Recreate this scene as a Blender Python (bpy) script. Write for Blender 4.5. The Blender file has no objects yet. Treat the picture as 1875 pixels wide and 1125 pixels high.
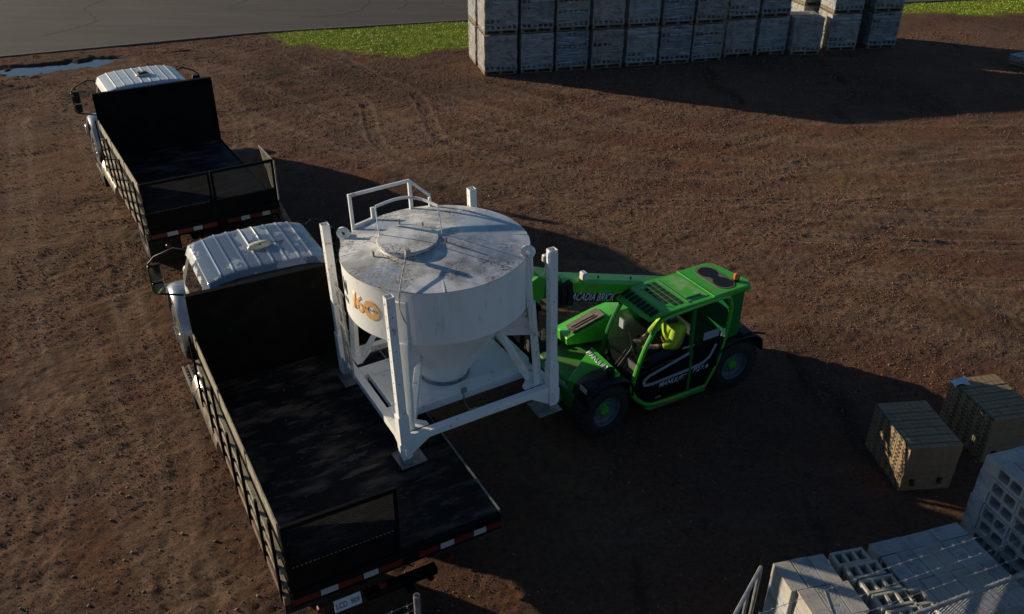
import bpy, bmesh, math, random
import numpy as np
from mathutils import Vector, Matrix, Euler
random.seed(7); rng = np.random.default_rng(7)
R = math.radians; PI = math.pi
scene = bpy.context.scene
col = scene.collection

# ------------------------------------------------------------------ camera
cd = bpy.data.cameras.new('camera'); cam = bpy.data.objects.new('camera', cd); col.objects.link(cam)
cd.sensor_width = 36; cd.lens = 36*1619.38/1875; cd.clip_start = .1; cd.clip_end = 3000
cam.matrix_world = Matrix.Translation((0, 0, 8.4)) @ Matrix.Rotation(R(90-31.092), 4, 'X') @ Matrix.Rotation(R(.666), 4, 'Z')
scene.camera = cam
# ------------------------------------------------------------------ sky and sun
SUN_EL = 12.8
world = bpy.data.worlds.new('World'); scene.world = world; world.use_nodes = True
wn = world.node_tree; bg = wn.nodes['Background']
sky = wn.nodes.new('ShaderNodeTexSky'); sky.sky_type = 'NISHITA'; sky.sun_disc = False
sky.sun_elevation = R(SUN_EL); sky.sun_rotation = math.atan2(-.924, .383)
sky.air_density = 1.0; sky.dust_density = .5; sky.ozone_density = 3.8
wn.links.new(sky.outputs[0], bg.inputs[0]); bg.inputs[1].default_value = .067
sd = bpy.data.lights.new('sun', 'SUN'); sun = bpy.data.objects.new('sun', sd); col.objects.link(sun)
sd.energy = 5.0; sd.angle = R(.5); sd.color = (1, .84, .62)
sun.rotation_euler = Vector((.924*math.cos(R(SUN_EL)), -.383*math.cos(R(SUN_EL)), -math.sin(R(SUN_EL)))).to_track_quat('-Z', 'Y').to_euler()
scene.view_settings.view_transform = 'Standard'; scene.view_settings.look = 'None'
scene.view_settings.exposure = .30; scene.view_settings.gamma = 1

# ------------------------------------------------------------------ materials
def mat(name, c, c2=None, rough=.6, metal=0, scale=6, lo=.45, hi=.65, bump=0, bscale=40, detail=6, coat=0, rough2=None, alpha=1, emit=None, trans=0, stretch=None, spec=.5, coord='Object', dist=.01, rust=None):
    m = bpy.data.materials.new(name); m.use_nodes = True; nt = m.node_tree; L = nt.links; b = nt.nodes['Principled BSDF']
    b.inputs['Base Color'].default_value = (*c, 1); b.inputs['Roughness'].default_value = rough; b.inputs['Metallic'].default_value = metal
    b.inputs['Alpha'].default_value = alpha; b.inputs['Coat Weight'].default_value = coat; b.inputs['Transmission Weight'].default_value = trans
    b.inputs['Specular IOR Level'].default_value = spec
    if emit: b.inputs['Emission Color'].default_value = (*emit[:3], 1); b.inputs['Emission Strength'].default_value = emit[3]
    tc = nt.nodes.new('ShaderNodeTexCoord'); mp = nt.nodes.new('ShaderNodeMapping'); L.new(tc.outputs[coord], mp.inputs[0])
    if stretch: mp.inputs['Scale'].default_value = stretch
    if c2 is not None:
        n = nt.nodes.new('ShaderNodeTexNoise'); n.inputs['Scale'].default_value = scale; n.inputs['Detail'].default_value = detail; n.inputs['Roughness'].default_value = .62
        L.new(mp.outputs[0], n.inputs['Vector'])
        mr = nt.nodes.new('ShaderNodeMapRange'); mr.inputs[1].default_value = lo; mr.inputs[2].default_value = hi; L.new(n.outputs[0], mr.inputs[0])
        mx = nt.nodes.new('ShaderNodeMix'); mx.data_type = 'RGBA'; L.new(mr.outputs[0], mx.inputs[0])
        mx.inputs[6].default_value = (*c, 1); mx.inputs[7].default_value = (*c2, 1); L.new(mx.outputs[2], b.inputs['Base Color'])
        if rough2 is not None:
            m2 = nt.nodes.new('ShaderNodeMapRange'); m2.inputs[1].default_value = lo; m2.inputs[2].default_value = hi
            m2.inputs[3].default_value = rough; m2.inputs[4].default_value = rough2; L.new(n.outputs[0], m2.inputs[0]); L.new(m2.outputs[0], b.inputs['Roughness'])
    if rust:
        r1 = nt.nodes.new('ShaderNodeTexNoise'); r1.inputs['Scale'].default_value = rust[0]; r1.inputs['Detail'].default_value = 8; r1.inputs['Roughness'].default_value = .75; L.new(mp.outputs[0], r1.inputs['Vector'])
        rr_ = nt.nodes.new('ShaderNodeMapRange'); rr_.inputs[1].default_value = rust[1]; rr_.inputs[2].default_value = rust[2]; rr_.inputs[4].default_value = rust[3]; L.new(r1.outputs[0], rr_.inputs[0])
        xx = nt.nodes.new('ShaderNodeMix'); xx.data_type = 'RGBA'; L.new(rr_.outputs[0], xx.inputs[0]); xx.inputs[7].default_value = (*rust[4], 1)
        L.new(b.inputs['Base Color'].links[0].from_socket, xx.inputs[6]); L.new(xx.outputs[2], b.inputs['Base Color'])
    if bump:
        n2 = nt.nodes.new('ShaderNodeTexNoise'); n2.inputs['Scale'].default_value = bscale; n2.inputs['Detail'].default_value = 5; L.new(mp.outputs[0], n2.inputs['Vector'])
        bp = nt.nodes.new('ShaderNodeBump'); bp.inputs['Strength'].default_value = bump; bp.inputs['Distance'].default_value = dist
        L.new(n2.outputs[0], bp.inputs['Height']); L.new(bp.outputs[0], b.inputs['Normal'])
    return m

def wrap_material(name, c, a0, a1, seed):
    m = mat(name, c, rough=.18, bump=1, bscale=4.5, stretch=(.6, .6, 5), dist=.10); nt = m.node_tree; b = nt.nodes['Principled BSDF']
    tc = nt.nodes.new('ShaderNodeTexCoord'); mp = nt.nodes.new('ShaderNodeMapping'); mp.inputs['Scale'].default_value = (.9, .9, 8); mp.inputs['Location'].default_value = (seed, 0, seed*3)
    mp.inputs['Rotation'].default_value = (.12, .05, 0)
    n = nt.nodes.new('ShaderNodeTexNoise'); n.inputs['Scale'].default_value = 2.2; n.inputs['Detail'].default_value = 6; n.inputs['Roughness'].default_value = .65
    r = nt.nodes.new('ShaderNodeMapRange'); r.inputs[1].default_value = .45; r.inputs[2].default_value = .68; r.inputs[3].default_value = a0; r.inputs[4].default_value = a1  # paler, denser film in streaks: gloss highlights painted through the opacity
    nt.links.new(tc.outputs['Object'], mp.inputs[0]); nt.links.new(mp.outputs[0], n.inputs['Vector']); nt.links.new(n.outputs[0], r.inputs[0]); nt.links.new(r.outputs[0], b.inputs['Alpha'])
    return m

def dirt_material():
    m = bpy.data.materials.new('red_dirt'); m.use_nodes = True; nt = m.node_tree; L = nt.links; N = nt.nodes.new; b = nt.nodes['Principled BSDF']
    b.inputs['Roughness'].default_value = .95; b.inputs['Specular IOR Level'].default_value = .08
    tc = N('ShaderNodeTexCoord')
    def noise(s, d=6, r=.6, stretch=None):
        n = N('ShaderNodeTexNoise'); n.inputs['Scale'].default_value = s; n.inputs['Detail'].default_value = d; n.inputs['Roughness'].default_value = r
        if stretch:
            mp = N('ShaderNodeMapping'); mp.inputs['Scale'].default_value = stretch; mp.inputs['Rotation'].default_value = (0, 0, R(35)); L.new(tc.outputs['Object'], mp.inputs[0]); L.new(mp.outputs[0], n.inputs['Vector'])
        else: L.new(tc.outputs['Object'], n.inputs['Vector'])
        return n.outputs[0]
    def rng_(v, a, b_, c=0, d=1):
        r = N('ShaderNodeMapRange'); r.inputs[1].default_value = a; r.inputs[2].default_value = b_; r.inputs[3].default_value = c; r.inputs[4].default_value = d; L.new(v, r.inputs[0]); return r.outputs[0]
    def mix(f, a, b_, typ='MIX'):
        x = N('ShaderNodeMix'); x.data_type = 'RGBA'; x.blend_type = typ
        if isinstance(f, float): x.inputs[0].default_value = f
        else: L.new(f, x.inputs[0])
        for i, v in ((6, a), (7, b_)):
            if isinstance(v, tuple): x.inputs[i].default_value = (*v, 1)
            else: L.new(v, x.inputs[i])
        return x.outputs[2]
    c = mix(rng_(noise(.35, 5), .4, .62), (.252, .116, .070), (.205, .122, .082))           # red to brown
    c = mix(rng_(noise(.16, 6, .7), .5, .62), c, (.29, .172, .090))                           # ochre dust
    c = mix(rng_(noise(.6, 6, .65, (1, .25, 1)), .56, .68), c, (.055, .038, .030))            # damp streaks
    at = N('ShaderNodeAttribute'); at.attribute_name = 'damp'
    c = mix(rng_(noise(.9, 7, .7, (.22, 1.5, 1)), .52, .66, 0, .7), c, (.29, .185, .118))   # raked dusty streaks
    c = mix(rng_(noise(1.3, 7, .7), .56, .68, 0, .8), c, (.26, .095, .05))                    # red patches
    c = mix(rng_(noise(2.2, 8, .75), .55, .66, 0, .75), c, (.07, .058, .052))                  # grey damp lumps
    at4 = N('ShaderNodeAttribute'); at4.attribute_name = 'rut'
    rt = N('ShaderNodeMath'); rt.operation = 'MULTIPLY'; L.new(at4.outputs['Fac'], rt.inputs[0]); L.new(rng_(noise(3, 7, .7), .28, .55), rt.inputs[1])
    c = mix(rt.outputs[0], c, (.36, .24, .16))
    c = mix(at.outputs['Fac'], c, (.045, .033, .027))
    at3 = N('ShaderNodeAttribute'); at3.attribute_name = 'chalk'
    ck = N('ShaderNodeMath'); ck.operation = 'MULTIPLY'; L.new(at3.outputs['Fac'], ck.inputs[0]); L.new(rng_(noise(2.5, 7, .7), .45, .6), ck.inputs[1])
    c = mix(ck.outputs[0], c, (.22, .17, .135))
    at2 = N('ShaderNodeAttribute'); at2.attribute_name = 'grass'
    g = mix(rng_(noise(1.2, 6), .4, .6), (.22, .32, .025), (.33, .38, .04))
    c = mix(at2.outputs['Fac'], c, g)
    # stones
    vo = N('ShaderNodeTexVoronoi'); vo.inputs['Scale'].default_value = 22; L.new(tc.outputs['Object'], vo.inputs['Vector'])
    sp = N('ShaderNodeSeparateColor'); L.new(vo.outputs['Color'], sp.inputs[0])
    c = mix(rng_(vo.outputs['Distance'], .10, .26, .5, 0), c, mix(rng_(sp.outputs[0], .3, 1), (.05, .035, .028), (.20, .155, .125)))
    gr = noise(14, 7, .8); c = mix(rng_(gr, .47, .62, .0, .6), c, (.06, .04, .03))
    L.new(c, b.inputs['Base Color'])
    b1 = N('ShaderNodeBump'); b1.inputs['Strength'].default_value = .8; b1.inputs['Distance'].default_value = .19; L.new(noise(11, 9, .82), b1.inputs['Height'])
    b2 = N('ShaderNodeBump'); b2.inputs['Strength'].default_value = .8; b2.inputs['Distance'].default_value = .08; L.new(noise(24, 5, .7), b2.inputs['Height']); L.new(b1.outputs[0], b2.inputs['Normal'])
    L.new(b2.outputs[0], b.inputs['Normal'])
    return m

M = {}
M['dirt'] = dirt_material()
M['road'] = mat('asphalt', (.064, .051, .044), (.038, .031, .028), rough=.9, scale=.8, lo=.38, hi=.62, bump=.8, bscale=25, stretch=(.3, 1.6, 1))
M['crack'] = mat('crack', (.02, .018, .018), rough=1)
M['kerb'] = mat('kerb', (.13, .12, .11), (.08, .07, .065), rough=.9, bump=.4)
M['water'] = mat('water', (.05, .05, .05), rough=.02, bump=.05, bscale=6, spec=1)
M['grass'] = mat('grass_blade', (.30, .44, .03), (.46, .54, .05), rough=.6, scale=1.5, lo=.35, hi=.65)
M['stone'] = mat('gravel_stone', (.22, .16, .12), (.10, .07, .055), rough=.9, scale=3)
M['crumb'] = mat('dirt_crumb', (.24, .125, .080), (.13, .080, .060), rough=1, scale=2.5, spec=.1)
M['white'] = mat('white_enamel', (.80, .81, .80), (.60, .58, .54), rough=.42, rough2=.6, scale=3.5, lo=.55, hi=.75, bump=.12, bscale=12, rust=(7, .60, .66, .75, (.16, .10, .065)))
M['tank'] = mat('tank_enamel', (.82, .83, .82), (.70, .70, .67), rough=.4, rough2=.55, scale=2.2, lo=.5, hi=.75, stretch=(1.6, 1.6, .35), bump=.08, bscale=6, rust=(5, .58, .70, .5, (.26, .21, .17)))
M['galv'] = mat('galvanised', (.35, .36, .36), (.22, .21, .2), rough=.5, metal=.5, scale=12, bump=.3)
M['hole'] = mat('dark_hole', (.012, .012, .012), rough=.9)
M['black'] = mat('black_steel', (.006, .006, .0065), (.011, .010, .009), rough=.6, scale=4, bump=.2, bscale=15, spec=.06)
M['bed'] = mat('worn_bed_steel', (.009, .010, .0115), (.12, .098, .076), rough=.6, rough2=.85, scale=2.1, lo=.50, hi=.74, bump=.4, bscale=8, stretch=(.8, 1.9, 1), detail=10, spec=.12, rust=(3.2, .54, .66, .7, (.13, .115, .10)))
M['wetpatch'] = mat('wet_grime', (.010, .010, .011), rough=.3)
M['dusty'] = mat('dusty_rail', (.30, .27, .20), (.16, .13, .09), rough=.7, scale=8, bump=.3)
M['rust'] = mat('rusty_frame', (.14, .08, .05), (.22, .17, .12), rough=.8, scale=5, bump=.3)
M['silver'] = mat('silver_paint', (.36, .39, .42), (.28, .31, .35), rough=.3, metal=.35, scale=3, coat=.5, lo=.4, hi=.6)
M['roofwhite'] = mat('white_roof_paint', (.52, .56, .58), (.42, .46, .48), rough=.35, scale=3, coat=.3)
M['wetroof'] = mat('wet_silver_paint', (.15, .19, .245), (.36, .40, .43), rough=.12, rough2=.45, metal=.3, scale=2.6, lo=.5, hi=.53, coat=.5, stretch=(1, .6, 1))
M['plastic'] = mat('black_plastic', (.009, .0095, .011), rough=.5, spec=.3)
M['mirror'] = mat('mirror_glass', (.10, .12, .12), rough=.06, metal=.9)
M['rubber'] = mat('tyre_rubber', (.010, .010, .010), (.026, .022, .018), rough=.85, scale=8, bump=.3)
M['rim'] = mat('painted_rim', (.16, .19, .23), (.10, .11, .13), rough=.45, metal=.3, scale=10)
M['chrome'] = mat('polished_steel', (.6, .58, .54), (.38, .34, .28), rough=.3, metal=.85, scale=6)
M['glass'] = mat('dark_window', (.012, .015, .016), rough=.06, coat=1)
M['clear'] = mat('clear_glass', (.03, .045, .035), rough=.05, alpha=.20)
M['green'] = mat('green_paint', (.055, .42, .025), (.085, .30, .045), rough=.35, rough2=.65, scale=5, lo=.5, hi=.72, coat=.3, rust=(4, .56, .72, .55, (.16, .12, .08)))
M['dgreen'] = mat('dark_green_paint', (.006, .16, .03), rough=.4, coat=.4)
M['dustgreen'] = mat('dusty_green_roof', (.26, .46, .18), (.06, .42, .03), rough=.6, scale=3, lo=.45, hi=.6)
M['amber'] = mat('amber_lens', (.7, .16, .02), rough=.2, coat=1)
M['cream'] = mat('cream_lens', (.60, .56, .42), rough=.3)
M['lamp'] = mat('lamp_lens', (.75, .73, .62), rough=.2, coat=1)
M['red'] = mat('red_tape', (.13, .009, .009), (.06, .006, .006), rough=.45, scale=20)
M['tapewhite'] = mat('white_tape', (.36, .38, .40), rough=.4)
M['platewhite'] = mat('plate_white', (.55, .60, .64), rough=.4)
M['ink'] = mat('black_ink', (.01, .01, .012), rough=.6)
M['greyink'] = mat('grey_lettering', (.62, .68, .72), rough=.5)
M['teal'] = mat('teal_ink', (.01, .08, .08), rough=.6)
M['orange'] = mat('orange_ink', (.80, .47, .20), (.72, .38, .13), rough=.5, scale=5)
M['stripe'] = mat('silver_stripe', (.28, .33, .37), rough=.4)
M['conc'] = mat('concrete', (.36, .37, .37), (.24, .245, .245), rough=.95, scale=5, bump=.9, bscale=60, rust=(9, .55, .68, .5, (.14, .13, .12)))
M['conc2'] = mat('concrete_warm', (.42, .40, .35), (.33, .31, .28), rough=.92, scale=5, bump=.5, bscale=90)
M['conc3'] = mat('concrete_pale', (.41, .42, .42), (.30, .31, .315), rough=.95, scale=4, bump=.9, bscale=60, rust=(8, .55, .68, .5, (.17, .16, .15)))
M['farconc'] = mat('wrapped_concrete', (.33, .30, .265), (.12, .115, .11), rough=.9, scale=4, detail=8, bump=.4)
M['wrap'] = mat('stretch_wrap', (.42, .50, .60), rough=.2, alpha=.20, scale=3, bump=.9, bscale=3.5, stretch=(.6, .6, 5), dist=.08)
M['wrapclear'] = mat('thin_wrap', (.40, .44, .48), rough=.2, alpha=.10, bump=.9, bscale=3.5, stretch=(.6, .6, 5), dist=.08)
M['wrapblue'] = mat('blue_wrap', (.34, .44, .56), rough=.16, alpha=.24, bump=1, bscale=4.5, stretch=(.6, .6, 5), dist=.12)
M['farconc2'] = mat('wrapped_brown_block', (.28, .235, .185), (.11, .10, .085), rough=.9, scale=4, detail=8, bump=.4)
M['farconc3'] = mat('wrapped_dark_block', (.19, .19, .20), (.10, .10, .105), rough=.9, scale=5, bump=.4)
M['wrapclear'] = wrap_material('thin_wrap', (.60, .62, .63), .05, .6, 1); M['wrap'] = wrap_material('stretch_wrap', (.62, .66, .70), .08, .75, 4); M['wrapblue'] = wrap_material('blue_wrap', (.52, .61, .72), .10, .75, 7)
M['wood'] = mat('pallet_wood', (.20, .145, .095), (.11, .08, .055), rough=.85, scale=8, stretch=(1, 8, 1))
M['brick'] = mat('buff_brick', (.30, .205, .115), (.22, .15, .088), rough=.9, scale=9, bump=.4)
M['matgrey'] = mat('dusty_rubber_mat', (.17, .135, .11), (.10, .085, .075), rough=.9, scale=7)
M['muddygreen'] = mat('muddy_green_paint', (.03, .24, .03), (.13, .10, .07), rough=.6, scale=5, lo=.42, hi=.62)
M['strap'] = mat('green_strap', (.01, .09, .075), rough=.4)
M['hivis'] = mat('hi_vis_yellow', (.34, .52, .02), rough=.7, bump=.4, bscale=15)
M['vestorange'] = mat('hi_vis_orange', (.75, .16, .02), rough=.7)
M['silverband'] = mat('reflective_band', (.45, .45, .55), rough=.4)
M['skin'] = mat('skin', (.42, .24, .16), rough=.6)
M['cloth'] = mat('dark_clothing', (.03, .035, .05), rough=.9)
M['hair'] = mat('cap_cloth', (.02, .02, .02), rough=.9)

# ------------------------------------------------------------------ mesh helper
class MB:
    def __init__(s): s.v = []; s.f = []; s.m = []
    def add(s, vs, fs, m=0):
        o = len(s.v); s.v += [tuple(v) for v in vs]; s.f += [tuple(i+o for i in f) for f in fs]; s.m += [m]*len(fs); return s
    def box(s, x0, x1, y0, y1, z0, z1, m=0):
        return s.add([(x0,y0,z0),(x1,y0,z0),(x1,y1,z0),(x0,y1,z0),(x0,y0,z1),(x1,y0,z1),(x1,y1,z1),(x0,y1,z1)],
                     [(0,3,2,1),(4,5,6,7),(0,1,5,4),(1,2,6,5),(2,3,7,6),(3,0,4,7)], m)
    def beam(s, a, b, w, h=None, up=(0,0,1), m=0):
        a = Vector(a); b = Vector(b); h = h or w; d = (b-a).normalized(); up = Vector(up)
        if abs(d.dot(up)) > .98: up = Vector((0,1,0))
        x = d.cross(up).normalized(); y = x.cross(d)
        vs = [p + x*sx*w/2 + y*sy*h/2 for p in (a, b) for sx, sy in ((-1,-1),(1,-1),(1,1),(-1,1))]
        return s.add(vs, [(0,1,2,3),(7,6,5,4),(0,4,5,1),(1,5,6,2),(2,6,7,3),(3,7,4,0)], m)
    def cyl(s, a, b, r, r2=None, n=20, cap=True, m=0):
        a = Vector(a); b = Vector(b); r2 = r if r2 is None else r2; d = (b-a).normalized()
        up = Vector((0,0,1)) if abs(d.z) < .9 else Vector((1,0,0)); x = d.cross(up).normalized(); y = d.cross(x)
        vs = [a+(x*math.cos(t)+y*math.sin(t))*r for t in [2*PI*i/n for i in range(n)]] + [b+(x*math.cos(t)+y*math.sin(t))*r2 for t in [2*PI*i/n for i in range(n)]]
        fs = [(i,(i+1)%n,n+(i+1)%n,n+i) for i in range(n)]
        if cap: fs += [tuple(range(n))[::-1], tuple(range(n,2*n))]
        return s.add(vs, fs, m)
    def tube(s, pts, r, n=8, closed=False, m=0):
        P = [Vector(p) for p in pts]; k = len(P); rings = []; up = Vector((0,0,1)); ox = None
        for i in range(k):
            if closed: d = P[(i+1)%k]-P[i-1]
            else: d = P[min(i+1,k-1)]-P[max(i-1,0)]
            d.normalize()
            x = d.cross(up) if ox is None else ox - d*ox.dot(d)
            if x.length < .1: x = d.cross(Vector((1,0,0)))
            x.normalize(); ox = x; y = d.cross(x)
            rings.append([P[i]+(x*math.cos(2*PI*j/n)+y*math.sin(2*PI*j/n))*r for j in range(n)])
        vs = [v for q in rings for v in q]; fs = []
        for i in range(k if closed else k-1):
            for j in range(n): a = i*n+j; b = i*n+(j+1)%n; c = ((i+1)%k)*n+(j+1)%n; d = ((i+1)%k)*n+j; fs.append((a,b,c,d))
        if not closed: fs += [tuple(range(n))[::-1], tuple(range((k-1)*n,k*n))]
        return s.add(vs, fs, m)
    def prism(s, poly, axis, lo, hi, m=0):   # poly in the two other axes in order
        def P(u, v, w):
            return {'x': (w,u,v), 'y': (u,w,v), 'z': (u,v,w)}[axis]
        n = len(poly); vs = [P(u,v,lo) for u,v in poly]+[P(u,v,hi) for u,v in poly]
        return s.add(vs, [tuple(range(n))[::-1], tuple(range(n,2*n))]+[(i,(i+1)%n,n+(i+1)%n,n+i) for i in range(n)], m)
    def grid(s, fn, nu, nv, m=0, closeu=False):
        vs = [fn(i/(nu if closeu else nu-1), j/(nv-1)) for i in range(nu) for j in range(nv)]; fs = []
        for i in range(nu if closeu else nu-1):
            for j in range(nv-1): a = i*nv+j; b = ((i+1)%nu)*nv+j; fs.append((a,b,b+1,a+1))
        return s.add(vs, fs, m)
    def lathe(s, prof, n=48, c=(0,0), m=0):
        return s.grid(lambda u, v: (c[0]+prof[round(v*(len(prof)-1))][0]*math.cos(2*PI*u), c[1]+prof[round(v*(len(prof)-1))][0]*math.sin(2*PI*u), prof[round(v*(len(prof)-1))][1]), n, len(prof), m, True)
    def build(s, name, mats, parent=None, bevel=0, smooth=True, angle=35, recalc=True):
        me = bpy.data.meshes.new(name); me.from_pydata(s.v, [], s.f)
        if not isinstance(mats, (list, tuple)): mats = [mats]
        for q in mats: me.materials.append(M[q])
        me.polygons.foreach_set('material_index', s.m)
        if recalc:
            bm = bmesh.new(); bm.from_mesh(me); bmesh.ops.recalc_face_normals(bm, faces=bm.faces); bm.to_mesh(me); bm.free()
        if smooth: me.polygons.foreach_set('use_smooth', [True]*len(me.polygons)); me.set_sharp_from_angle(angle=R(angle))
        o = bpy.data.objects.new(name, me); col.objects.link(o); o.parent = parent
        if bevel:
            b = o.modifiers.new('bevel', 'BEVEL'); b.width = bevel; b.segments = 2; b.limit_method = 'ANGLE'; b.angle_limit = R(40); b.harden_normals = False
        return o

def tag(o, label=None, cat=None, group=None, kind=None):
    if label: o['label'] = label
    if cat: o['category'] = cat
    if group: o['group'] = group
    if kind: o['kind'] = kind
    return o
def empty(name, loc=(0,0,0), rz=0, rot=None):
    o = bpy.data.objects.new(name, None); col.objects.link(o); o.location = loc; o.rotation_euler = rot or (0,0,rz); o.empty_display_size = .2; return o
def copy_tree(o, parent=None):
    c = o.copy(); col.objects.link(c); c.parent = parent
    for ch in o.children: copy_tree(ch, c)
    return c
def text(name, body, m, parent, mw, width=None, height=None, thick=.0015, shear=0, bold=.0, spacing=1, post=None):
    cu = bpy.data.curves.new(name, 'FONT'); cu.body = body; cu.size = 1; cu.extrude = 0; cu.offset = bold; cu.shear = shear; cu.space_character = spacing
    cu.align_x = 'LEFT'; t = bpy.data.objects.new('t', cu); col.objects.link(t)
    bpy.context.view_layer.update()
    me = bpy.data.meshes.new_from_object(t.evaluated_get(bpy.context.evaluated_depsgraph_get())); bpy.data.objects.remove(t)
    v = np.array([x.co[:] for x in me.vertices]); mn = v.min(0); mxx = v.max(0); sz = mxx-mn
    sx = width/sz[0] if width else height/sz[1]; sy = height/sz[1] if height else sx
    for x in me.vertices: x.co = ((x.co.x-mn[0])*sx, (x.co.y-mn[1])*sy, 0)
    bm = bmesh.new(); bm.from_mesh(me)
    if post: post(bm)
    else:
        bm.transform(mw)
    bm.to_mesh(me); bm.free(); me.name = name; me.materials.clear(); me.materials.append(M[m])
    o = bpy.data.objects.new(name, me); col.objects.link(o); o.parent = parent
    sm = o.modifiers.new('thick', 'SOLIDIFY'); sm.thickness = thick; sm.offset = 0
    return o
def frame_matrix(origin, xdir, ydir):
    x = Vector(xdir).normalized(); z = x.cross(Vector(ydir)).normalized(); y = z.cross(x)
    m = Matrix((x, y, z)).transposed().to_4x4(); m.translation = Vector(origin); return m

# ------------------------------------------------------------------ ground
def vnoise(x, y, s, seed=0):
    x = x*s; y = y*s; xi = np.floor(x).astype(int); yi = np.floor(y).astype(int); fx = x-xi; fy = y-yi
    fx = fx*fx*(3-2*fx); fy = fy*fy*(3-2*fy)
    def h(a, b):
        n = (a*374761393 + b*668265263 + seed*974634777) & 0xffffffff; n = ((n ^ (n >> 13))*1274126177) & 0xffffffff
        return ((n ^ (n >> 16)) & 0xffff)/65535.
    return (h(xi,yi)*(1-fx)+h(xi+1,yi)*fx)*(1-fy)+(h(xi,yi+1)*(1-fx)+h(xi+1,yi+1)*fx)*fy
def fbm(x, y, s, o=4, seed=0, g=.5):
    t = 0; a = 1; n = 0
    for i in range(o): t = t+a*vnoise(x, y, s*2**i, seed+i*17); n += a; a *= g
    return t/n
def sstep(a, b, x): t = np.clip((x-a)/(b-a), 0, 1); return t*t*(3-2*t)
# road edge: polyline in world
RE = np.array([(-90,-3.8),(-17.44,29.93),(-9.48,33.62),(-1.8,35.9),(8,38.2),(25,41.8),(90,55)])
def road_y(x): return np.interp(x, RE[:,0], RE[:,1])
TRACKS = [ # centre lines of wheel tracks
 [(-9,27),(-6,24),(-2,21),(3,18.5),(8,17.5),(14,17.5)], [(-7.5,29.5),(-4,26.5),(-2.5,22),(1,19.8),(6,19.6),(12,21)],
 [(-12,22),(-9.5,17),(-7.5,13),(-5.5,9.5),(-4.6,6)], [(-14,16),(-10,14.5),(-7,10.5),(-4,6.4)], [(-13,26),(-9,21.5),(-8.5,16)],
 [(-2,24),(4,22.5),(10,21.5),(18,21)], [(-6,29),(-3,25),(0,22),(5,19.2),(11,18.4),(18,19)], [(0,27),(5,24.2),(11,23.4),(18,24)], [(1,18.5),(5,16.6),(9,15.8),(14,16)], [(-11,28),(-8.5,24),(-7.5,20)], [(-11,11),(-8,10.5),(-5.5,8),(-3.6,5)], [(3,14.6),(6,14.4),(9,13.2),(12,10)], [(4,16),(8,14),(11,12.2),(14,11)], [(-10,30),(-6.5,28.5),(-3,27.8),(0,25.5)]]
def catmull(P, n=24):
    P = [np.array(p, float) for p in P]; P = [2*P[0]-P[1]]+P+[2*P[-1]-P[-2]]; out = []
    for i in range(1, len(P)-2):
        for t in np.linspace(0, 1, n, endpoint=False):
            out.append(.5*((2*P[i])+(-P[i-1]+P[i+1])*t+(2*P[i-1]-5*P[i]+4*P[i+1]-P[i+2])*t*t+(-P[i-1]+3*P[i]-3*P[i+1]+P[i+2])*t**3))
    out.append(P[-2]); return np.array(out)
TR = [catmull(t) for t in TRACKS]
def puddle_mask(x, y):
    a = 1.1*np.exp(-(((x+15.3)/1.9)**2+((y-28.85-.40*(x+15.3))/.72)**2)**1.1)
    b = np.exp(-(((x+18.0)/1.2)**2+((y-27.6-.42*(x+18.0))/.45)**2)**1.5)
    c = np.exp(-(((x+11.6)/.45)**2+((y-30.9-.42*(x+11.6))/.12)**2))
    return a+b+c*.75
def near_clip(x, y): # keep flat below road
    return 1-sstep(-.25, .1, y-road_y(x))
def height(x, y, rut=None):
    x = np.asarray(x, float); y = np.asarray(y, float)
    h = (fbm(x, y, .25, 3, 1)-.5)*.10 + (fbm(x, y, 1.2, 3, 5, .5)-.5)*.03 + (fbm(x, y, 8.5, 2, 9, 1.0)-.5)*.026
    xr_ = x*.84+y*.54; yr_ = -x*.54+y*.84; h = h + (fbm(xr_*.22, yr_*1.25, 2.2, 3, 21, .6)-.5)*.035
    for k, T in enumerate(TR):
        bb = (x > T[:,0].min()-2) & (x < T[:,0].max()+2) & (y > T[:,1].min()-2) & (y < T[:,1].max()+2)
        if not bb.any(): continue
        xs = x[bb]; ys = y[bb]; best = np.full(xs.shape, 1e9); side = np.zeros(xs.shape); arc = np.zeros(xs.shape); L = 0
        for i in range(len(T)-1):
            d = T[i+1]-T[i]; l = np.hypot(*d); d = d/l; px = xs-T[i,0]; py = ys-T[i,1]; t = np.clip(px*d[0]+py*d[1], 0, l)
            qx = px-t*d[0]; qy = py-t*d[1]; r = np.hypot(qx, qy); c = r < best; best[c] = r[c]; side[c] = (d[0]*qy-d[1]*qx)[c]; arc[c] = (L+t)[c]; L += l
        for o in (-.82, .82):
            u = np.abs(side-o); prof = -.016*(1-sstep(.12, .19, u))+.016*np.exp(-((u-.22)/.05)**2)
            lug = .007*np.sign(np.sin(arc*2*PI/.16+np.abs(side-o)*14))*(u < .15)
            w = .4+.6*vnoise(arc, arc*0+k*3.1, .5, k); h[bb] += (prof*(.75 if T[:,0].max() > -3 else .4)+lug*.3)*w
            if rut is not None: rut[bb] = np.maximum(rut[bb], (np.exp(-((u-.22)/.09)**2)+.45*(u < .16))*w)
    near = near_clip(x, y)
    h = h*(.15+.85*near)
    pm_ = puddle_mask(x, y); h += -.13*sstep(.28, .62, pm_+(fbm(x, y, 1.7, 5, 33, .72)-.5)*1.5*(pm_ > .02))
    # little ridge of churned dirt along the road and puddle
    h += .07*np.exp(-((y-(road_y(x)-4.0))/.7)**2)*sstep(-19, -16, x)*(1-sstep(-15.5, -14, x))*fbm(x, y, 3, 3, 2)*2
    # flatten under the machines
    return h
def flat_spots(x, y, h):
    return h
def axis(segs):
    out = [segs[0][0]]
    for a, b, st in segs:
        n = max(1, int(round((b-a)/st))); out += list(np.linspace(a, b, n+1)[1:])
    return np.array(out)
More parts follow.
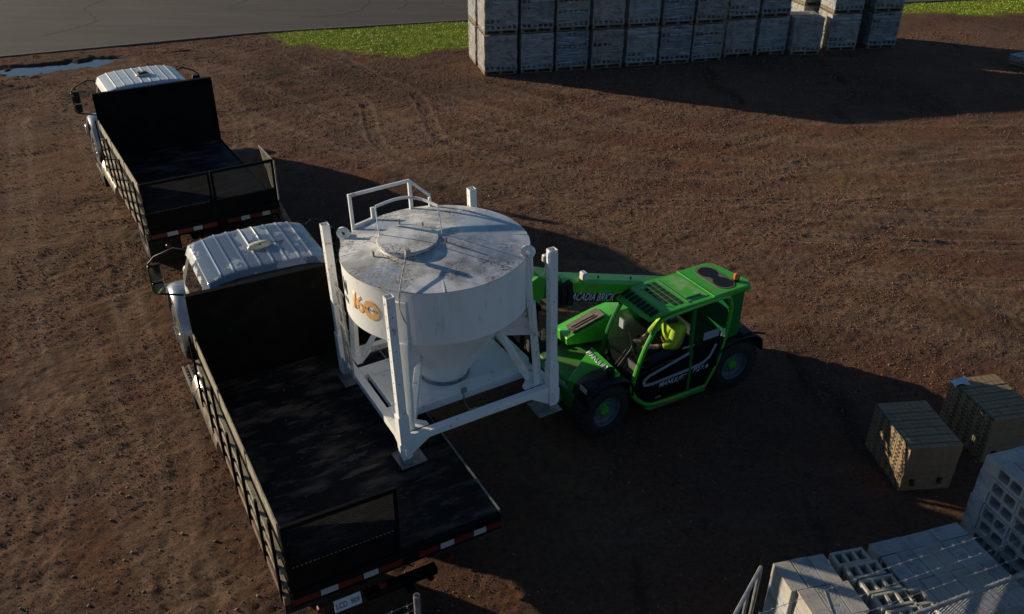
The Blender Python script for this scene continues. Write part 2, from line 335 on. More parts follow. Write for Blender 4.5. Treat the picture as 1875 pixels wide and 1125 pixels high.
gx = axis([(-900,-100,100),(-100,-30,8),(-30,-20,.5),(-20,-9,.11),(-9,10,.05),(10,20,.11),(20,32,.5),(32,100,8),(100,900,100)])
gy = axis([(-300,-20,70),(-20,4,3),(4,6,.3),(6,19,.05),(19,32,.10),(32,46,.3),(46,100,6),(100,1500,140)])
X, Y = np.meshgrid(gx, gy, indexing='ij'); RUT = np.zeros_like(X); Z = height(X, Y, RUT)
far = sstep(40, 60, np.hypot(X, Y-15)); Z = Z*(1-far)
GXf, GYf = X.ravel(), Y.ravel()
def gmask_grass(x, y):
    n = (fbm(x, y, .8, 4, 77)-.5)*1.6
    ry = road_y(x)
    low = np.interp(x, [-12,-9.3,-8,-3.4,-1,4,12,14,17.5,19,21.5,30,60], [36,33.3,31.6,30.9,31.4,32.2,33.6,36.2,38.8,37.8,38.4,38.5,38])
    low = np.where(x > 14, low, low)
    g = sstep(-.3, .3, y-low+n*1.1)*sstep(-9.9, -8.6, x+n*.9)
    g = g*(1-sstep(-.3, 0, y-ry)) + sstep(16, 17, y-ry)
    return np.clip(g, 0, 1)
G = gmask_grass(GXf, GYf)
D = sstep(.5, .8, fbm(GXf, GYf, .18, 4, 55))*.5 + .9*np.exp(-(((GXf+7.2)/1.4)**2+((GYf-27.8)/2.2)**2))*sstep(.35, .6, fbm(GXf, GYf, 1.1, 4, 12)) + np.clip(puddle_mask(GXf, GYf)*1.4, 0, 1)*.7
CH = np.clip(np.exp(-(((GXf-17.5)/4.5)**2+((GYf-33.6)/1.1)**2))+.8*np.exp(-(((GXf+4.5)/2.5)**2+((GYf-23)/1.5)**2))+.5*np.exp(-(((GXf+16)/5)**2+((GYf-28.2)/.6)**2)), 0, 1)
nx, ny = len(gx), len(gy)
me = bpy.data.meshes.new('ground')
V = np.stack([GXf, GYf, Z.ravel()], 1)
ii, jj = np.meshgrid(np.arange(nx-1), np.arange(ny-1), indexing='ij'); a = (ii*ny+jj).ravel()
F = np.stack([a, a+ny, a+ny+1, a+1], 1)
me.vertices.add(len(V)); me.vertices.foreach_set('co', V.ravel())
me.loops.add(F.size); me.loops.foreach_set('vertex_index', F.ravel().astype(np.int32))
me.polygons.add(len(F)); me.polygons.foreach_set('loop_start', np.arange(0, F.size, 4, dtype=np.int32)); me.polygons.foreach_set('loop_total', np.full(len(F), 4, np.int32))
me.polygons.foreach_set('use_smooth', np.ones(len(F), bool)); me.update(calc_edges=True)
for nm, arr in (('grass', G), ('damp', np.clip(D, 0, 1)), ('chalk', CH), ('rut', np.clip(RUT.ravel(), 0, 1))):
    at = me.attributes.new(nm, 'FLOAT', 'POINT'); at.data.foreach_set('value', arr.astype(np.float32))
me.materials.append(M['dirt']); ground = bpy.data.objects.new('ground', me); col.objects.link(ground); tag(ground, kind='structure')

def fast_mesh(name, V, F, matname):
    me = bpy.data.meshes.new(name); k = F.shape[1]
    me.vertices.add(len(V)); me.vertices.foreach_set('co', np.asarray(V, np.float32).ravel())
    me.loops.add(F.size); me.loops.foreach_set('vertex_index', F.ravel().astype(np.int32))
    me.polygons.add(len(F)); me.polygons.foreach_set('loop_start', np.arange(0, F.size, k, dtype=np.int32)); me.polygons.foreach_set('loop_total', np.full(len(F), k, np.int32))
    me.update(calc_edges=True); me.materials.append(M[matname]); o = bpy.data.objects.new(name, me); col.objects.link(o); return o

# road sheet with a low kerb
rx = np.concatenate([np.linspace(-90,-22,18), np.linspace(-20,26,70), np.linspace(30,90,12)]); rb = MB()
for i in range(len(rx)-1):
    x0, x1 = rx[i], rx[i+1]; y0, y1 = road_y(x0), road_y(x1)
    rb.add([(x0,y0,.035),(x1,y1,.035),(x1,y1+14,.035),(x0,y0+14,.035)], [(0,1,2,3)])
    rb.add([(x0,y0,-.12),(x1,y1,-.12),(x1,y1,.035),(x0,y0,.035)], [(0,1,2,3)])
road = rb.build('road', 'road', smooth=False); tag(road, kind='structure')
kb = MB()
for i in range(len(rx)-1):
    x0, x1 = rx[i], rx[i+1]
    if x1 < -22 or x0 > 26: continue
    y0, y1 = road_y(x0), road_y(x1)
    kb.add([(x0,y0-.10,-.1),(x1,y1-.10,-.1),(x1,y1-.10,.05),(x0,y0-.10,.05),(x0,y0-.003,-.1),(x1,y1-.003,-.1),(x1,y1-.003,.05),(x0,y0-.003,.05)], [(0,1,2,3),(3,2,6,7),(4,5,6,7)])
kerb = kb.build('road_kerb', 'kerb', smooth=False); tag(kerb, kind='structure')
cb = MB()
def crack(pts, w=.03):
    P = catmull(pts, 8); z = .0385
    P = P+rng.normal(0, .06, P.shape)
    for i in range(len(P)-1):
        d = P[i+1]-P[i]; n = np.array([-d[1], d[0]])/np.hypot(*d)*w*rng.uniform(.5, 1.2)
        cb.add([(*(P[i]-n), z), (*(P[i+1]-n), z), (*(P[i+1]+n), z), (*(P[i]+n), z)], [(0,1,2,3)])
crack([(-17.2,39.5),(-17.5,37.2),(-16.3,35.2),(-16.5,34.0),(-17.3,32.6)], .035)
crack([(-6.2,39.8),(-6.3,37.8),(-6.8,36.6),(-8.6,36.0)], .03); crack([(-5.0,40),(-4.6,38.6),(-4.8,37.5)], .03); crack([(-2.9,41),(-3.2,38.9),(-2.6,38.1)], .03)
crack([(-12,41),(-11.4,39),(-11.9,37.6)], .02)
cr = cb.build('road_crack', 'crack', smooth=False); tag(cr, kind='structure')
# the puddles: one water sheet lying in the dips beside the road
pb = MB(); pb.add([(-24,24.0,-.062),(-10.2,30.4,-.062),(-10.9,31.9,-.062),(-24,26.8,-.062)], [(0,1,2,3)])
pud = pb.build('puddle_water', 'water', smooth=False); tag(pud, kind='structure')

# grass blades on the verge
n = 150000
px = rng.uniform(-11, 30, n); py = rng.uniform(30, 43, n); gm = gmask_grass(px, py); keep = (gm > rng.uniform(.3, .9, n)) & (py < road_y(px)-.05)
px, py = px[keep], py[keep]; n = len(px); pz = height(px, py)
ang = rng.uniform(0, 2*PI, n); hh = rng.uniform(.015, .045, n); wd = rng.uniform(.008, .02, n); lx = rng.normal(0, .03, n); ly = rng.normal(0, .03, n)
A = np.stack([px-np.cos(ang)*wd, py-np.sin(ang)*wd, pz-.01], 1); B = np.stack([px+np.cos(ang)*wd, py+np.sin(ang)*wd, pz-.01], 1); C_ = np.stack([px+lx, py+ly, pz+hh], 1)
VV = np.stack([A, B, C_], 1).reshape(-1, 3); FF = np.arange(3*n).reshape(-1, 3)
tag(fast_mesh('grass', VV, FF, 'grass'), 'short sunlit green grass on the verge between the dirt yard and the road', 'grass', kind='stuff')

# loose stones
t = (1+5**.5)/2; ico = np.array([(-1,t,0),(1,t,0),(-1,-t,0),(1,-t,0),(0,-1,t),(0,1,t),(0,-1,-t),(0,1,-t),(t,0,-1),(t,0,1),(-t,0,-1),(-t,0,1)])/1.9
icf = np.array([(0,11,5),(0,5,1),(0,1,7),(0,7,10),(0,10,11),(1,5,9),(5,11,4),(11,10,2),(10,7,6),(7,1,8),(3,9,4),(3,4,2),(3,2,6),(3,6,8),(3,8,9),(4,9,5),(2,4,11),(6,2,10),(8,6,7),(9,8,1)])
n = 5000
px = np.concatenate([rng.uniform(-9, 9, n), rng.uniform(-18, 18, n//2)]); py = np.concatenate([6+rng.exponential(6, n), rng.uniform(16, 34, n//2)]); 
keep = (py < road_y(px)-.3); px, py = px[keep], py[keep]; n = len(px)
sz = .004+.007*rng.exponential(.6, n)*(1+1.0*(py > 16)); sz = np.clip(sz, 0, .022)
Vv = ico[None]*rng.uniform(.6, 1.3, (n, 12, 1))*sz[:,None,None]*np.array([1.2, 1.0, .7]); aa = rng.uniform(0, 2*PI, n)
xr = Vv[:,:,0]*np.cos(aa)[:,None]-Vv[:,:,1]*np.sin(aa)[:,None]; yr = Vv[:,:,0]*np.sin(aa)[:,None]+Vv[:,:,1]*np.cos(aa)[:,None]
Vv = np.stack([xr+px[:,None], yr+py[:,None], Vv[:,:,2]+height(px, py)[:,None]+sz[:,None]*.3], 2)
Ff = (icf[None]+12*np.arange(n)[:,None,None]).reshape(-1, 3)
tag(fast_mesh('gravel', Vv.reshape(-1,3), Ff, 'stone'), 'loose grey and brown stones scattered over the red dirt yard', 'gravel', kind='stuff')

# crumbs of dirt, so small and many that they read as the yard's gritty surface
n = 150000
px = np.concatenate([rng.uniform(-10, 9, n), rng.uniform(-20, 22, n)]); py = np.concatenate([5.5+rng.gamma(2.0, 4.2, n), rng.uniform(14, 35, n)])
cl = fbm(px*.84+py*.54, (-px*.54+py*.84)*2.2, .7, 4, 91, .6)
keep = (py < road_y(px)-.35) & (cl > .44+rng.normal(0, .06, 2*n)) & (gmask_grass(px, py) < .2) & (puddle_mask(px, py) < .15)
px, py = px[keep], py[keep]; n = len(px)
sz = (.0045+.006*rng.exponential(.7, n))*(.55+.045*np.clip(py, 6, 30)); sz = np.clip(sz, 0, .010+.0012*np.clip(py-6, 0, 22))
octa = np.array([(1,0,0),(0,1,0),(-1,0,0),(0,-1,0),(0,0,1.)]); ocf = np.array([(0,1,4),(1,2,4),(2,3,4),(3,0,4)])
Vv = octa[None]*rng.uniform(.6, 1.4, (n, 5, 1))*sz[:,None,None]; aa = rng.uniform(0, 2*PI, n)
xr = Vv[:,:,0]*np.cos(aa)[:,None]-Vv[:,:,1]*np.sin(aa)[:,None]; yr = Vv[:,:,0]*np.sin(aa)[:,None]+Vv[:,:,1]*np.cos(aa)[:,None]
Vv = np.stack([xr+px[:,None], yr+py[:,None], Vv[:,:,2]+height(px, py)[:,None]-.001], 2)
tag(fast_mesh('dirt_crumbs', Vv.reshape(-1,3), (ocf[None]+5*np.arange(n)[:,None,None]).reshape(-1, 3), 'crumb'), 'fine reddish dirt crumbs covering the open yard', 'dirt', kind='stuff')

# ------------------------------------------------------------------ flatbed trucks
def wheel_mesh(name, x, y, z, r, w, parent, rimmat='rim', hub='dgreen', outer=-1, lug=True, tread=0, steer=0):
    # outer=-1: outside face towards -x
    t = MB(); k = 40; s = outer
    prof = [(r*.56, w*.46),(r*.62, w*.5),(r*.80, w*.5),(r*.93, w*.44),(r, w*.30),(r, 0),(r, -w*.30),(r*.93, -w*.44),(r*.8, -w*.5),(r*.62, -w*.5),(r*.56, -w*.46),(r*.56, w*.46)]
    t.grid(lambda u, v: (s*prof[round(v*11)][1], prof[round(v*11)][0]*math.cos(2*PI*u), prof[round(v*11)][0]*math.sin(2*PI*u)), k, 12, 0, True)
    if tread:
        for i in range(tread):
            a = 2*PI*i/tread
            for sd_ in (-1, 1):
                c = Vector((sd_*w*.24, (r-.008)*math.cos(a+sd_*.06), (r-.008)*math.sin(a+sd_*.06)))
                t.beam(c+Vector((-w*.20, -.035*math.sin(a)*sd_*-1, .035*math.cos(a)*sd_*-1)), c+Vector((w*.20, -.035*math.sin(a)*sd_, .035*math.cos(a)*sd_)), .045, .03, up=(0, math.cos(a), math.sin(a)))
    o = t.build(name, 'rubber', parent); o.location = (x, y, z); o.rotation_euler = (0, 0, steer)
    q = MB(); pr = [(r*.57, w*.44),(r*.53, w*.42),(r*.50, w*.25),(r*.36, w*.16),(r*.30, w*.17)]
    q.grid(lambda u, v: (s*pr[round(v*4)][1], pr[round(v*4)][0]*math.cos(2*PI*u), pr[round(v*4)][0]*math.sin(2*PI*u)), 32, 5, 0, True)
    q.cyl((s*w*.10,0,0), (s*w*.20,0,0), r*.34, n=24)
    q.build('rim', rimmat, o)
    h = MB(); h.cyl((s*w*.12,0,0), (s*w*.34,0,0), r*.2, r*.16, n=18)
    for i in range(8): a = 2*PI*i/8; h.cyl((s*w*.2, r*.27*math.cos(a), r*.27*math.sin(a)), (s*w*.27, r*.27*math.cos(a), r*.27*math.sin(a)), .013, n=6)
    h.build('hub', hub, o)
    return o

def mesh_panel(mb, x0, x1, z0, z1, y, pitch=.036, w=.0045):
    # crossing diagonal strands in the plane y=const between x0..x1, z0..z1
    W_, H_ = x1-x0, z1-z0
    for sgn in (1, -1):
        c = -H_*1.0
        while c < W_:
            pts = []
            a0, b0 = c, 0; a1, b1 = c+H_*1.0, H_
            if a0 < 0: b0 = -a0; a0 = 0
            if a1 > W_: b1 = H_-(a1-W_); a1 = W_
            if b1 > b0:
                P, Q = ((x0+a0, z0+b0), (x0+a1, z0+b1)) if sgn == 1 else ((x1-a0, z0+b0), (x1-a1, z0+b1))
                mb.beam((P[0], y, P[1]), (Q[0], y, Q[1]), w, .004, up=(0, 1, 0))
            c += pitch

L = 3.97; HW = 1.22; FZ = 1.15; ST = 2.06; BT = 2.61
def make_truck(variant):
    t = empty('flatbed_truck')
    g = MB(); g.box(-HW, HW, .0, L, FZ-.06, FZ)
    # grime and seams on the floor
    rr = random.Random(variant)
    for i in range(13 if variant == 2 else 6):
        cx = rr.uniform(-.6, .9) if variant == 2 else rr.uniform(-.3, .7); cy = rr.uniform(.6, 2.6); lw = rr.uniform(.08, .3); hw_ = rr.uniform(.015, .045)
        g.add([(cx+math.cos(a)*lw*(1+.25*math.sin(3*a+i)), cy+math.sin(a)*hw_*(1+.4*math.sin(5*a+i*2))+math.cos(a)*lw*.1, FZ+.003) for a in [2*PI*k/18 for k in range(18)]], [tuple(range(18))], 1)
    s = g
    for yy in (1.32, 2.65): s.box(-HW+.03, HW-.03, yy-.004, yy+.004, FZ+.0005, FZ+.0045, 2)
    s.box(-HW+.03, HW-.03, L-.03, L-.002, FZ+.0005, FZ+.03, 2)
    s.build('bed_floor', ['bed', 'wetpatch', 'bed'], t, smooth=False)
    # underframe
    f = MB(); f.box(-.46, -.36, .1, 7.7, .72, .98); f.box(.36, .46, .1, 7.7, .72, .98)
    for yy in np.arange(.5, 3.9, .5): f.box(-1.16, 1.16, yy-.04, yy+.04, .985, FZ-.063)
    f.build('underframe', 'black', t)
    f = MB(); f.box(-HW-.0, HW+.0, -.07, -.002, .94, FZ+.005); f.build('rear_sill', 'black', t, bevel=.006)
    segs = [(0,.12,'red'),(.12,.20,'tapewhite'),(.20,.31,'red'),(.315,.385,'tapewhite'),(.39,.50,'red'),(.58,.68,'red'),(.685,.755,'tapewhite'),(.757,.853,'red'),(.855,.92,'tapewhite'),(.92,1,'red')]
    for a, b_, c in segs:
        k = MB(); k.box(-HW+2*HW*a+.002, -HW+2*HW*b_-.002, -.076, -.071, .985, 1.065); k.build('reflective_tape', c, t, smooth=False)
    # bulkhead
        k = MB(); k.box(-HW-.01, HW+.01, L-.02, L+.07, BT-.04, BT); k.box(-HW-.012, -HW+.045, L-.03, L-.001, FZ, BT-.041); k.box(HW-.045, HW+.012, L-.03, L-.001, FZ, BT-.041)
    k.build('bulkhead_cap', 'black', t, bevel=.006)
    k = MB(); k.box(-HW, HW, L+.002, L+.05, .95, BT-.04)
    for (a, z) in ((-.35, 2.28), (.42, 2.33), (.1, 1.35), (-.75, 1.95)): 
        for i in range(6): an = i*PI/3; k.cyl((a+.03*math.cos(an), L+.001, z+.03*math.sin(an)), (a+.03*math.cos(an), L-.004, z+.03*math.sin(an)), .007, n=6, m=1)
    k.box(-.4, .45, L-.006, L-.001, 1.78, 1.785); k.box(-.4, .45, L-.006, L-.001, 2.44, 2.445)
    k.build('bulkhead', ['black', 'bed'], t, smooth=False)
    # left stake side
    k = MB(); k.box(-HW+.002, -HW+.022, .0, L-.035, FZ+.002, ST-.2); k.build('side_sheet', 'black', t)
    k = MB(); k.box(-HW-.016, -HW+.002, .0, L-.035, ST-.2, ST); k.build('side_board', 'dusty', t, bevel=.003)
    k = MB()
    for z in (1.20, 1.42, 1.64): k.box(-HW-.060, -HW-.005, .02, L-.06, z-.032, z+.032)
    k.build('side_rail', 'dusty', t, bevel=.004)
    for i in range(7):
        yy = .09+i*.625
        k = MB(); k.box(-HW-.090, -HW-.061, yy-.028, yy+.028, .96, ST-.22 if i % 2 else ST+.03); k.build('stake', 'black', t, bevel=.005)
    k = MB(); k.box(-HW-.075, -HW-.003, .0, L+.02, .95, 1.06); k.build('rub_rail', 'rust', t, bevel=.006)
    # right stake side folded down along the bed
    k = MB(); yb = .08 if variant == 1 else 1.9; D0 = Vector((HW+.03, 0, 1.08)); D1 = Vector((HW+.30, 0, .30))
    for q in (0, .3, .6, .9): c = D0.lerp(D1, q); k.beam((c.x, yb, c.z), (c.x, L-.1, c.z), .05, .05)
    for i in range(6): yy = yb+.07+i*(L-.25-yb)/5; k.beam((D0.x+.04, yy, D0.z), (D1.x+.04, yy, D1.z), .05, .04)
    k.add([(D0.x-.03, yb, D0.z), (D0.x-.03, L-.1, D0.z), (D1.x-.03, L-.1, D1.z), (D1.x-.03, yb, D1.z)], [(0,1,2,3)])
    k.build('folded_side', 'dusty' if variant == 1 else 'black', t)
    k = MB(); k.box(HW+.001, HW+.022, 0, L, 1.0, FZ+.02); k.build('right_edge_rail', 'galv' if variant == 2 else 'black', t)
    # tailgate
    def gate(x0, x1):
        k = MB()
        k.box(x0, x1, -.052, -.008, ST-.045, ST+.01); k.box(x0, x0+.045, -.051, -.009, FZ+.01, ST-.046); k.box(x1-.045, x1, -.051, -.009, FZ+.01, ST-.046)
        gt = k.build('tailgate', 'black', t, bevel=.004)
        k = MB(); k.box(x0+.046, x1-.046, -.04, -.02, FZ+.012, 1.50); k.build('gate_sheet', 'black', gt)
        k = MB(); mesh_panel(k, x0+.046, x1-.046, 1.502, ST-.047, -.03); k.build('gate_mesh', 'black', gt, smooth=False)
        k = MB(); 
        for xx in np.arange(x0+.05, x1-.05, .045): k.box(xx, xx+.025, -.047, -.041, 1.485, 1.497)
        k.build('gate_trim', 'rust', gt, smooth=False)
    gate(-HW, .0)
    if variant == 1:
        gate(.02, HW)
        k = MB(); v = [(HW+.03, .0, 2.0), (HW+.03, .9, 2.03), (HW+.03, .2, 1.2), (HW+.03, .0, 1.2)]
        k.beam(v[0], v[1], .02, .02); k.beam(v[1], v[2], .02, .02); k.beam(v[0], v[3], .03, .03)
        c = 0
        for i in range(22):
            q = i/22; a_ = Vector(v[3]).lerp(Vector(v[0]), q); b__ = Vector(v[2]).lerp(Vector(v[1]), q); k.beam(a_, b__, .020, .004)
            a_ = Vector(v[0]).lerp(Vector(v[1]), q); b__ = Vector(v[3]).lerp(Vector(v[2]), q); k.beam(a_, b__, .020, .004)
        k.build('side_gusset_mesh', 'dusty', t, smooth=False)
    else:
        pass
    # cab
    def taper(vs):
        out = []
        for x, y, z in vs:
            s_ = 1 if z < 1.65 else 1-.13*(z-1.65)/.85
            out.append((x*s_, y, z))
        return out
    k = MB(); prof = [(4.28,.72),(4.24,1.7),(4.3,2.42),(5.78,2.42),(6.3,1.72),(6.36,1.2),(6.3,.72)]
    k.prism(prof, 'x', -.98, .98); k.v = taper(k.v); cabm = 'silver' if variant == 2 else 'silver'
    k.build('cab', cabm, t, bevel=.05)
    # ribbed roof
    def roof(u, v):
        x = (u*2-1); y = 4.27+v*1.56; e = abs(x)
        z = 2.45+.12*(1-e**4) - .12*max(0, (v-.82)/.18)**2 - .06*max(0, (.06-v)/.06)**2
        if e > .93: z -= (e-.93)*1.6
        ph = (x*4.9) % 1.0
        if e < .9 and .04 < v < .93:
            z += .016*max(0, 1-abs(ph-.5)/.09)
        return (x*.89-.03, y+.06, z)
    k = MB(); k.grid(roof, 170, 26); o = k.build('roof', 'wetroof' if variant == 2 else 'roofwhite', t, angle=60)
    k = MB(); k.box(-.86, .86, 4.2, 4.262, 2.33, 2.40); k.build('rear_visor', 'plastic', t, bevel=.01)
    if variant == 2:
        k = MB(); k.lathe([(.0,.062),(.05,.06),(.07,.05),(.085,.02),(.085,0)], 24); k.v = [(x*2.0, y*.95, z*1.15) for x, y, z in k.v]
        o = k.build('beacon', 'cream', t); o.location = (.0, 5.0, 2.572); o.rotation_euler = (0, 0, .1)
        k = MB(); k.box(-.012, .012, -.075, .075, .055, .068); k.tube([(.0, -.02, .06), (.3, .0, .004), (.86, .1, -.1)], .005); k.build('beacon_cable', 'plastic', o)
    else:
        k = MB(); k.box(-.15, .15, -.11, .11, 0, .04); o = k.build('marker_base', 'cream', t, bevel=.015); o.location = (.0, 5.0, 2.572)
        k = MB(); k.box(-.10, .10, -.07, .07, .041, .07); k.build('marker_bracket', 'plastic', o)
        k = MB(); k.cyl((0, 0, .071), (0, 0, .085), .03); k.build('marker_knob', 'roofwhite', o)
    # windows
    for sx in (-1, 1):
        k = MB(); pts = [(4.85, 1.72), (4.87, 2.3), (5.62, 2.3), (6.0, 1.72)]
        vs = []
        for off in (.004, .012):
            for y_, z_ in pts: vs.append((sx*(.98*(1-.13*(z_-1.65)/.85)+off), y_, z_))
        k.add(vs, [(0,1,2,3), (4,5,6,7), (0,1,5,4), (1,2,6,5), (2,3,7,6), (3,0,4,7)]); k.build('side_window', 'glass', t)
    k = MB(); k.box(-.6, .6, 4.222, 4.236, 1.75, 2.25); k.build('rear_window', 'glass', t)
    k = MB(); k.add([(-.84, 5.88, 2.34), (.84, 5.88, 2.34), (.92, 6.33, 1.76), (-.92, 6.33, 1.76)], [(0,1,2,3)]); k.build('windscreen', 'glass', t)
    # hood and wings
    k = MB(); k.prism([(6.33,.8),(6.33,1.62),(6.9,1.52),(7.75,1.38),(7.9,1.2),(7.9,.7)], 'x', -.72, .72); k.v = [(x*(1-.16*max(0, y-6.3)/1.6), y, z) for x, y, z in k.v]
    k.build('hood', 'silver', t, bevel=.06)
    k = MB(); k.box(-.5, .5, 7.9, 7.94, .75, 1.15); k.build('grille', 'chrome', t, bevel=.01)
    k = MB(); k.box(-1.15, 1.15, 7.9, 8.1, .45, .7); k.build('front_bumper', 'chrome', t, bevel=.03)
    for sx in (-1, 1):
        def wing(u, v):
            a = PI*(1-u)*1.0; rr_ = .68; yy = 6.75+rr_*math.cos(a); zz = .62+rr_*math.sin(a)*1.02
            q = v; xx = .72+.44*min(1, q/.8); dz = -.10*max(0, (q-.55)/.45)**2*2
            return (sx*xx, yy, max(.5, zz+dz))
        k = MB(); k.grid(wing, 24, 12); o = k.build('front_wing', 'silver', t)
        sm = o.modifiers.new('thick', 'SOLIDIFY'); sm.thickness = .02; sm.offset = -1
        k = MB(); k.lathe([(0,.03),(.03,.027),(.05,.012),(.055,0)], 16); o = k.build('turn_signal', 'amber', t); o.location = (sx*1.145, 6.55, 1.16); o.rotation_euler = (0, sx*R(75), 0)
        k = MB(); k.cyl((sx*.66, 7.86, .95), (sx*.66, 7.93, .95), .11); k.build('headlight', 'lamp', t)
        # mirror
        k = MB(); k.tube([(sx*.9, 5.82, 2.35), (sx*1.05, 5.95, 2.36), (sx*1.32, 6.08, 2.22), (sx*1.42, 6.1, 2.12), (sx*1.43, 6.1, 1.66), (sx*1.38, 6.1, 1.60), (sx*1.0, 6.0, 1.52)], .017, 8)
        o = k.build('mirror_arm', 'plastic', t)
        k = MB(); k.box(sx*1.36-.09, sx*1.36+.09, 6.04, 6.12, 1.84, 2.10); k.box(sx*1.35-.08, sx*1.35+.08, 6.04, 6.11, 1.62, 1.81); k.build('mirror_shell', 'plastic', o, bevel=.02)
        k = MB(); k.box(sx*1.36-.075, sx*1.36+.075, 6.028, 6.038, 1.855, 2.085); k.box(sx*1.35-.065, sx*1.35+.065, 6.028, 6.038, 1.635, 1.795); k.build('mirror_glass', 'mirror', o)
    # wheels
    for sx in (-1, 1):
        wheel_mesh('wheel', sx*1.02, 6.75, .48, .48, .28, t, 'chrome', 'chrome', sx)
        wheel_mesh('wheel', sx*1.06, 1.25, .48, .48, .26, t, 'dusty', 'rust', sx)
        wheel_mesh('wheel', sx*.76, 1.25, .48, .48, .26, t, 'dusty', 'rust', sx)
        k = MB(); k.box(sx*.92-.3, sx*.92+.3, .52, .54, .22, .92); k.build('mud_flap', 'rubber', t)
        k = MB(); k.cyl((sx*1.16, 6.75, .48), (sx*1.20, 6.75, .48), .1)
        for i in range(10): a = i*PI/5; k.cyl((sx*1.12, 6.75+.17*math.cos(a), .48+.17*math.sin(a)), (sx*1.21, 6.75+.17*math.cos(a), .48+.17*math.sin(a)), .018, .010, n=8)
        k.build('wheel_nut_covers', 'chrome', t)
    k = MB(); k.cyl((-1.02, 3.2, .68), (-1.02, 4.75, .68), .29, n=32)
    for yy in (3.45, 4.5): k.cyl((-1.02, yy-.03, .68), (-1.02, yy+.03, .68), .297, n=32)
    k.build('fuel_tank', 'chrome', t)
    k = MB()
    for i in range(9):
        for j in range(4): k.box(-1.30+j*.085, -1.30+j*.085+.05, 4.86+i*.085, 4.86+i*.085+.012, .52, .535)
    for j in range(5): k.box(-1.315+j*.085, -1.315+j*.085+.03, 4.85, 5.62, .505, .533)
    k.build('tread_step', 'dusty', t)
    k = MB(); k.box(-1.30, -.9, 4.86, 5.6, .2, .48); k.build('battery_box', 'plastic', t, bevel=.01)
    for sx in (-.95, -.25, .55): 
        k = MB(); k.cyl((sx, -.05, .80), (sx, -.10, .80), .045); k.build('tail_light', 'red', t)
    k = MB(); k.box(-.42, .42, -.04, .06, .58, .68); k.cyl((.05, -.05, .62), (.05, -.16, .62), .05); k.cyl((.3, -.06, .66), (.3, -.14, .66), .035)
    k.build('tow_hitch', 'black', t)
    return t
T2 = make_truck(2); T2.location = (-1.195, 6.892, 0); T2.rotation_euler = (0, 0, R(29.12))
tag(T2, 'black flatbed truck nearest the camera, silver wet ribbed cab roof, under the white silo', 'truck', 'flatbed trucks parked nose to tail')
T1 = make_truck(1); T1.location = (-5.649, 15.235, 0); T1.rotation_euler = (0, 0, R(31.8))
tag(T1, 'farther empty black flatbed truck with white ribbed cab roof and closed mesh tailgate', 'truck', 'flatbed trucks parked nose to tail')
# crumbs of mortar and soil lying on the near bed
k = MB(); rr = random.Random(5)
for i in range(150):
    x = rr.gauss(.0, .6); y = rr.gauss(1.9, .9); s_ = rr.uniform(.004, .013)
    if abs(x) > 1.15 or not .1 < y < 3.8: continue
    k.cyl((x, y, FZ+.004), (x+s_*.3, y, FZ+.004+s_), s_, s_*.4, n=5)
tag(k.build('bed_debris', 'crumb', T2), kind='stuff')
# licence plate of the near truck
k = MB(); k.box(-.15, .15, -.006, 0, -.075, .075); pl = k.build('licence_plate', 'platewhite', T2); pl.location = (-.66, -.09, .76); pl.rotation_euler = (R(-12), 0, R(0))
text('plate_lettering', 'LCD  909', 'ink', pl, frame_matrix((-.13, -.008, -.04), (1,0,0), (0,0,1)), width=.26, height=.07, bold=.0)

# ------------------------------------------------------------------ mortar silo held by the telehandler
SR = 1.037; HP = 2.36; RZ = 2.232; RR = 1.157; CB = 1.539
S = empty('mortar_silo', (-.879, 9.654, 1.22), rot=(-.0096, -.02933, .5209))
tag(S, 'white steel silo on four legs marked 160, lowered onto the near truck bed', 'silo')
k = MB(); nn = 96
k.lathe([(RR, RZ-.002), (RR, 2.0), (RR, 1.75), (RR, CB), (RR-.02, CB-.012), (1.03, CB-.015)], nn)
k.lathe([(RR+.008, RZ+.004), (RR+.008, RZ-.02)], nn)
tank = k.build('tank', 'tank', S)
for a_ in (R(232), R(322), R(150)):
    k = MB(); k.beam(((RR+.002)*math.cos(a_), (RR+.002)*math.sin(a_), CB+.02), ((RR+.002)*math.cos(a_), (RR+.002)*math.sin(a_), RZ-.03), .012, .008, up=(math.cos(a_), math.sin(a_), 0)); k.build('weld_seam', 'tank', S)
k = MB(); k.lathe([(1.03, CB-.013), (.32, .42), (.32, .36)], 64); k.build('cone', 'tank', S)
# roof with painted stains
rm = bpy.data.materials.new('silo_roof_paint'); rm.use_nodes = True; nt = rm.node_tree; b = nt.nodes['Principled BSDF']; b.inputs['Roughness'].default_value = .45
tc = nt.nodes.new('ShaderNodeTexCoord')
def nz(s, d=8, r=.65):
    n_ = nt.nodes.new('ShaderNodeTexNoise'); n_.inputs['Scale'].default_value = s; n_.inputs['Detail'].default_value = d; n_.inputs['Roughness'].default_value = r; nt.links.new(tc.outputs['Object'], n_.inputs['Vector']); return n_.outputs[0]
def mr_(v, a, b_, c=0, d=1):
    r = nt.nodes.new('ShaderNodeMapRange'); r.inputs[1].default_value = a; r.inputs[2].default_value = b_; r.inputs[3].default_value = c; r.inputs[4].default_value = d; nt.links.new(v, r.inputs[0]); return r.outputs[0]
def mth(op, a, b_):
    r = nt.nodes.new('ShaderNodeMath'); r.operation = op
    for i_, v in enumerate((a, b_)):
        if isinstance(v, (int, float)): r.inputs[i_].default_value = v
        else: nt.links.new(v, r.inputs[i_])
    return r.outputs[0]
def mxc(f, a, b_):
    x = nt.nodes.new('ShaderNodeMix'); x.data_type = 'RGBA'
    nt.links.new(f, x.inputs[0])
    for i_, v in ((6, a), (7, b_)):
        if isinstance(v, tuple): x.inputs[i_].default_value = (*v, 1)
        else: nt.links.new(v, x.inputs[i_])
    return x.outputs[2]
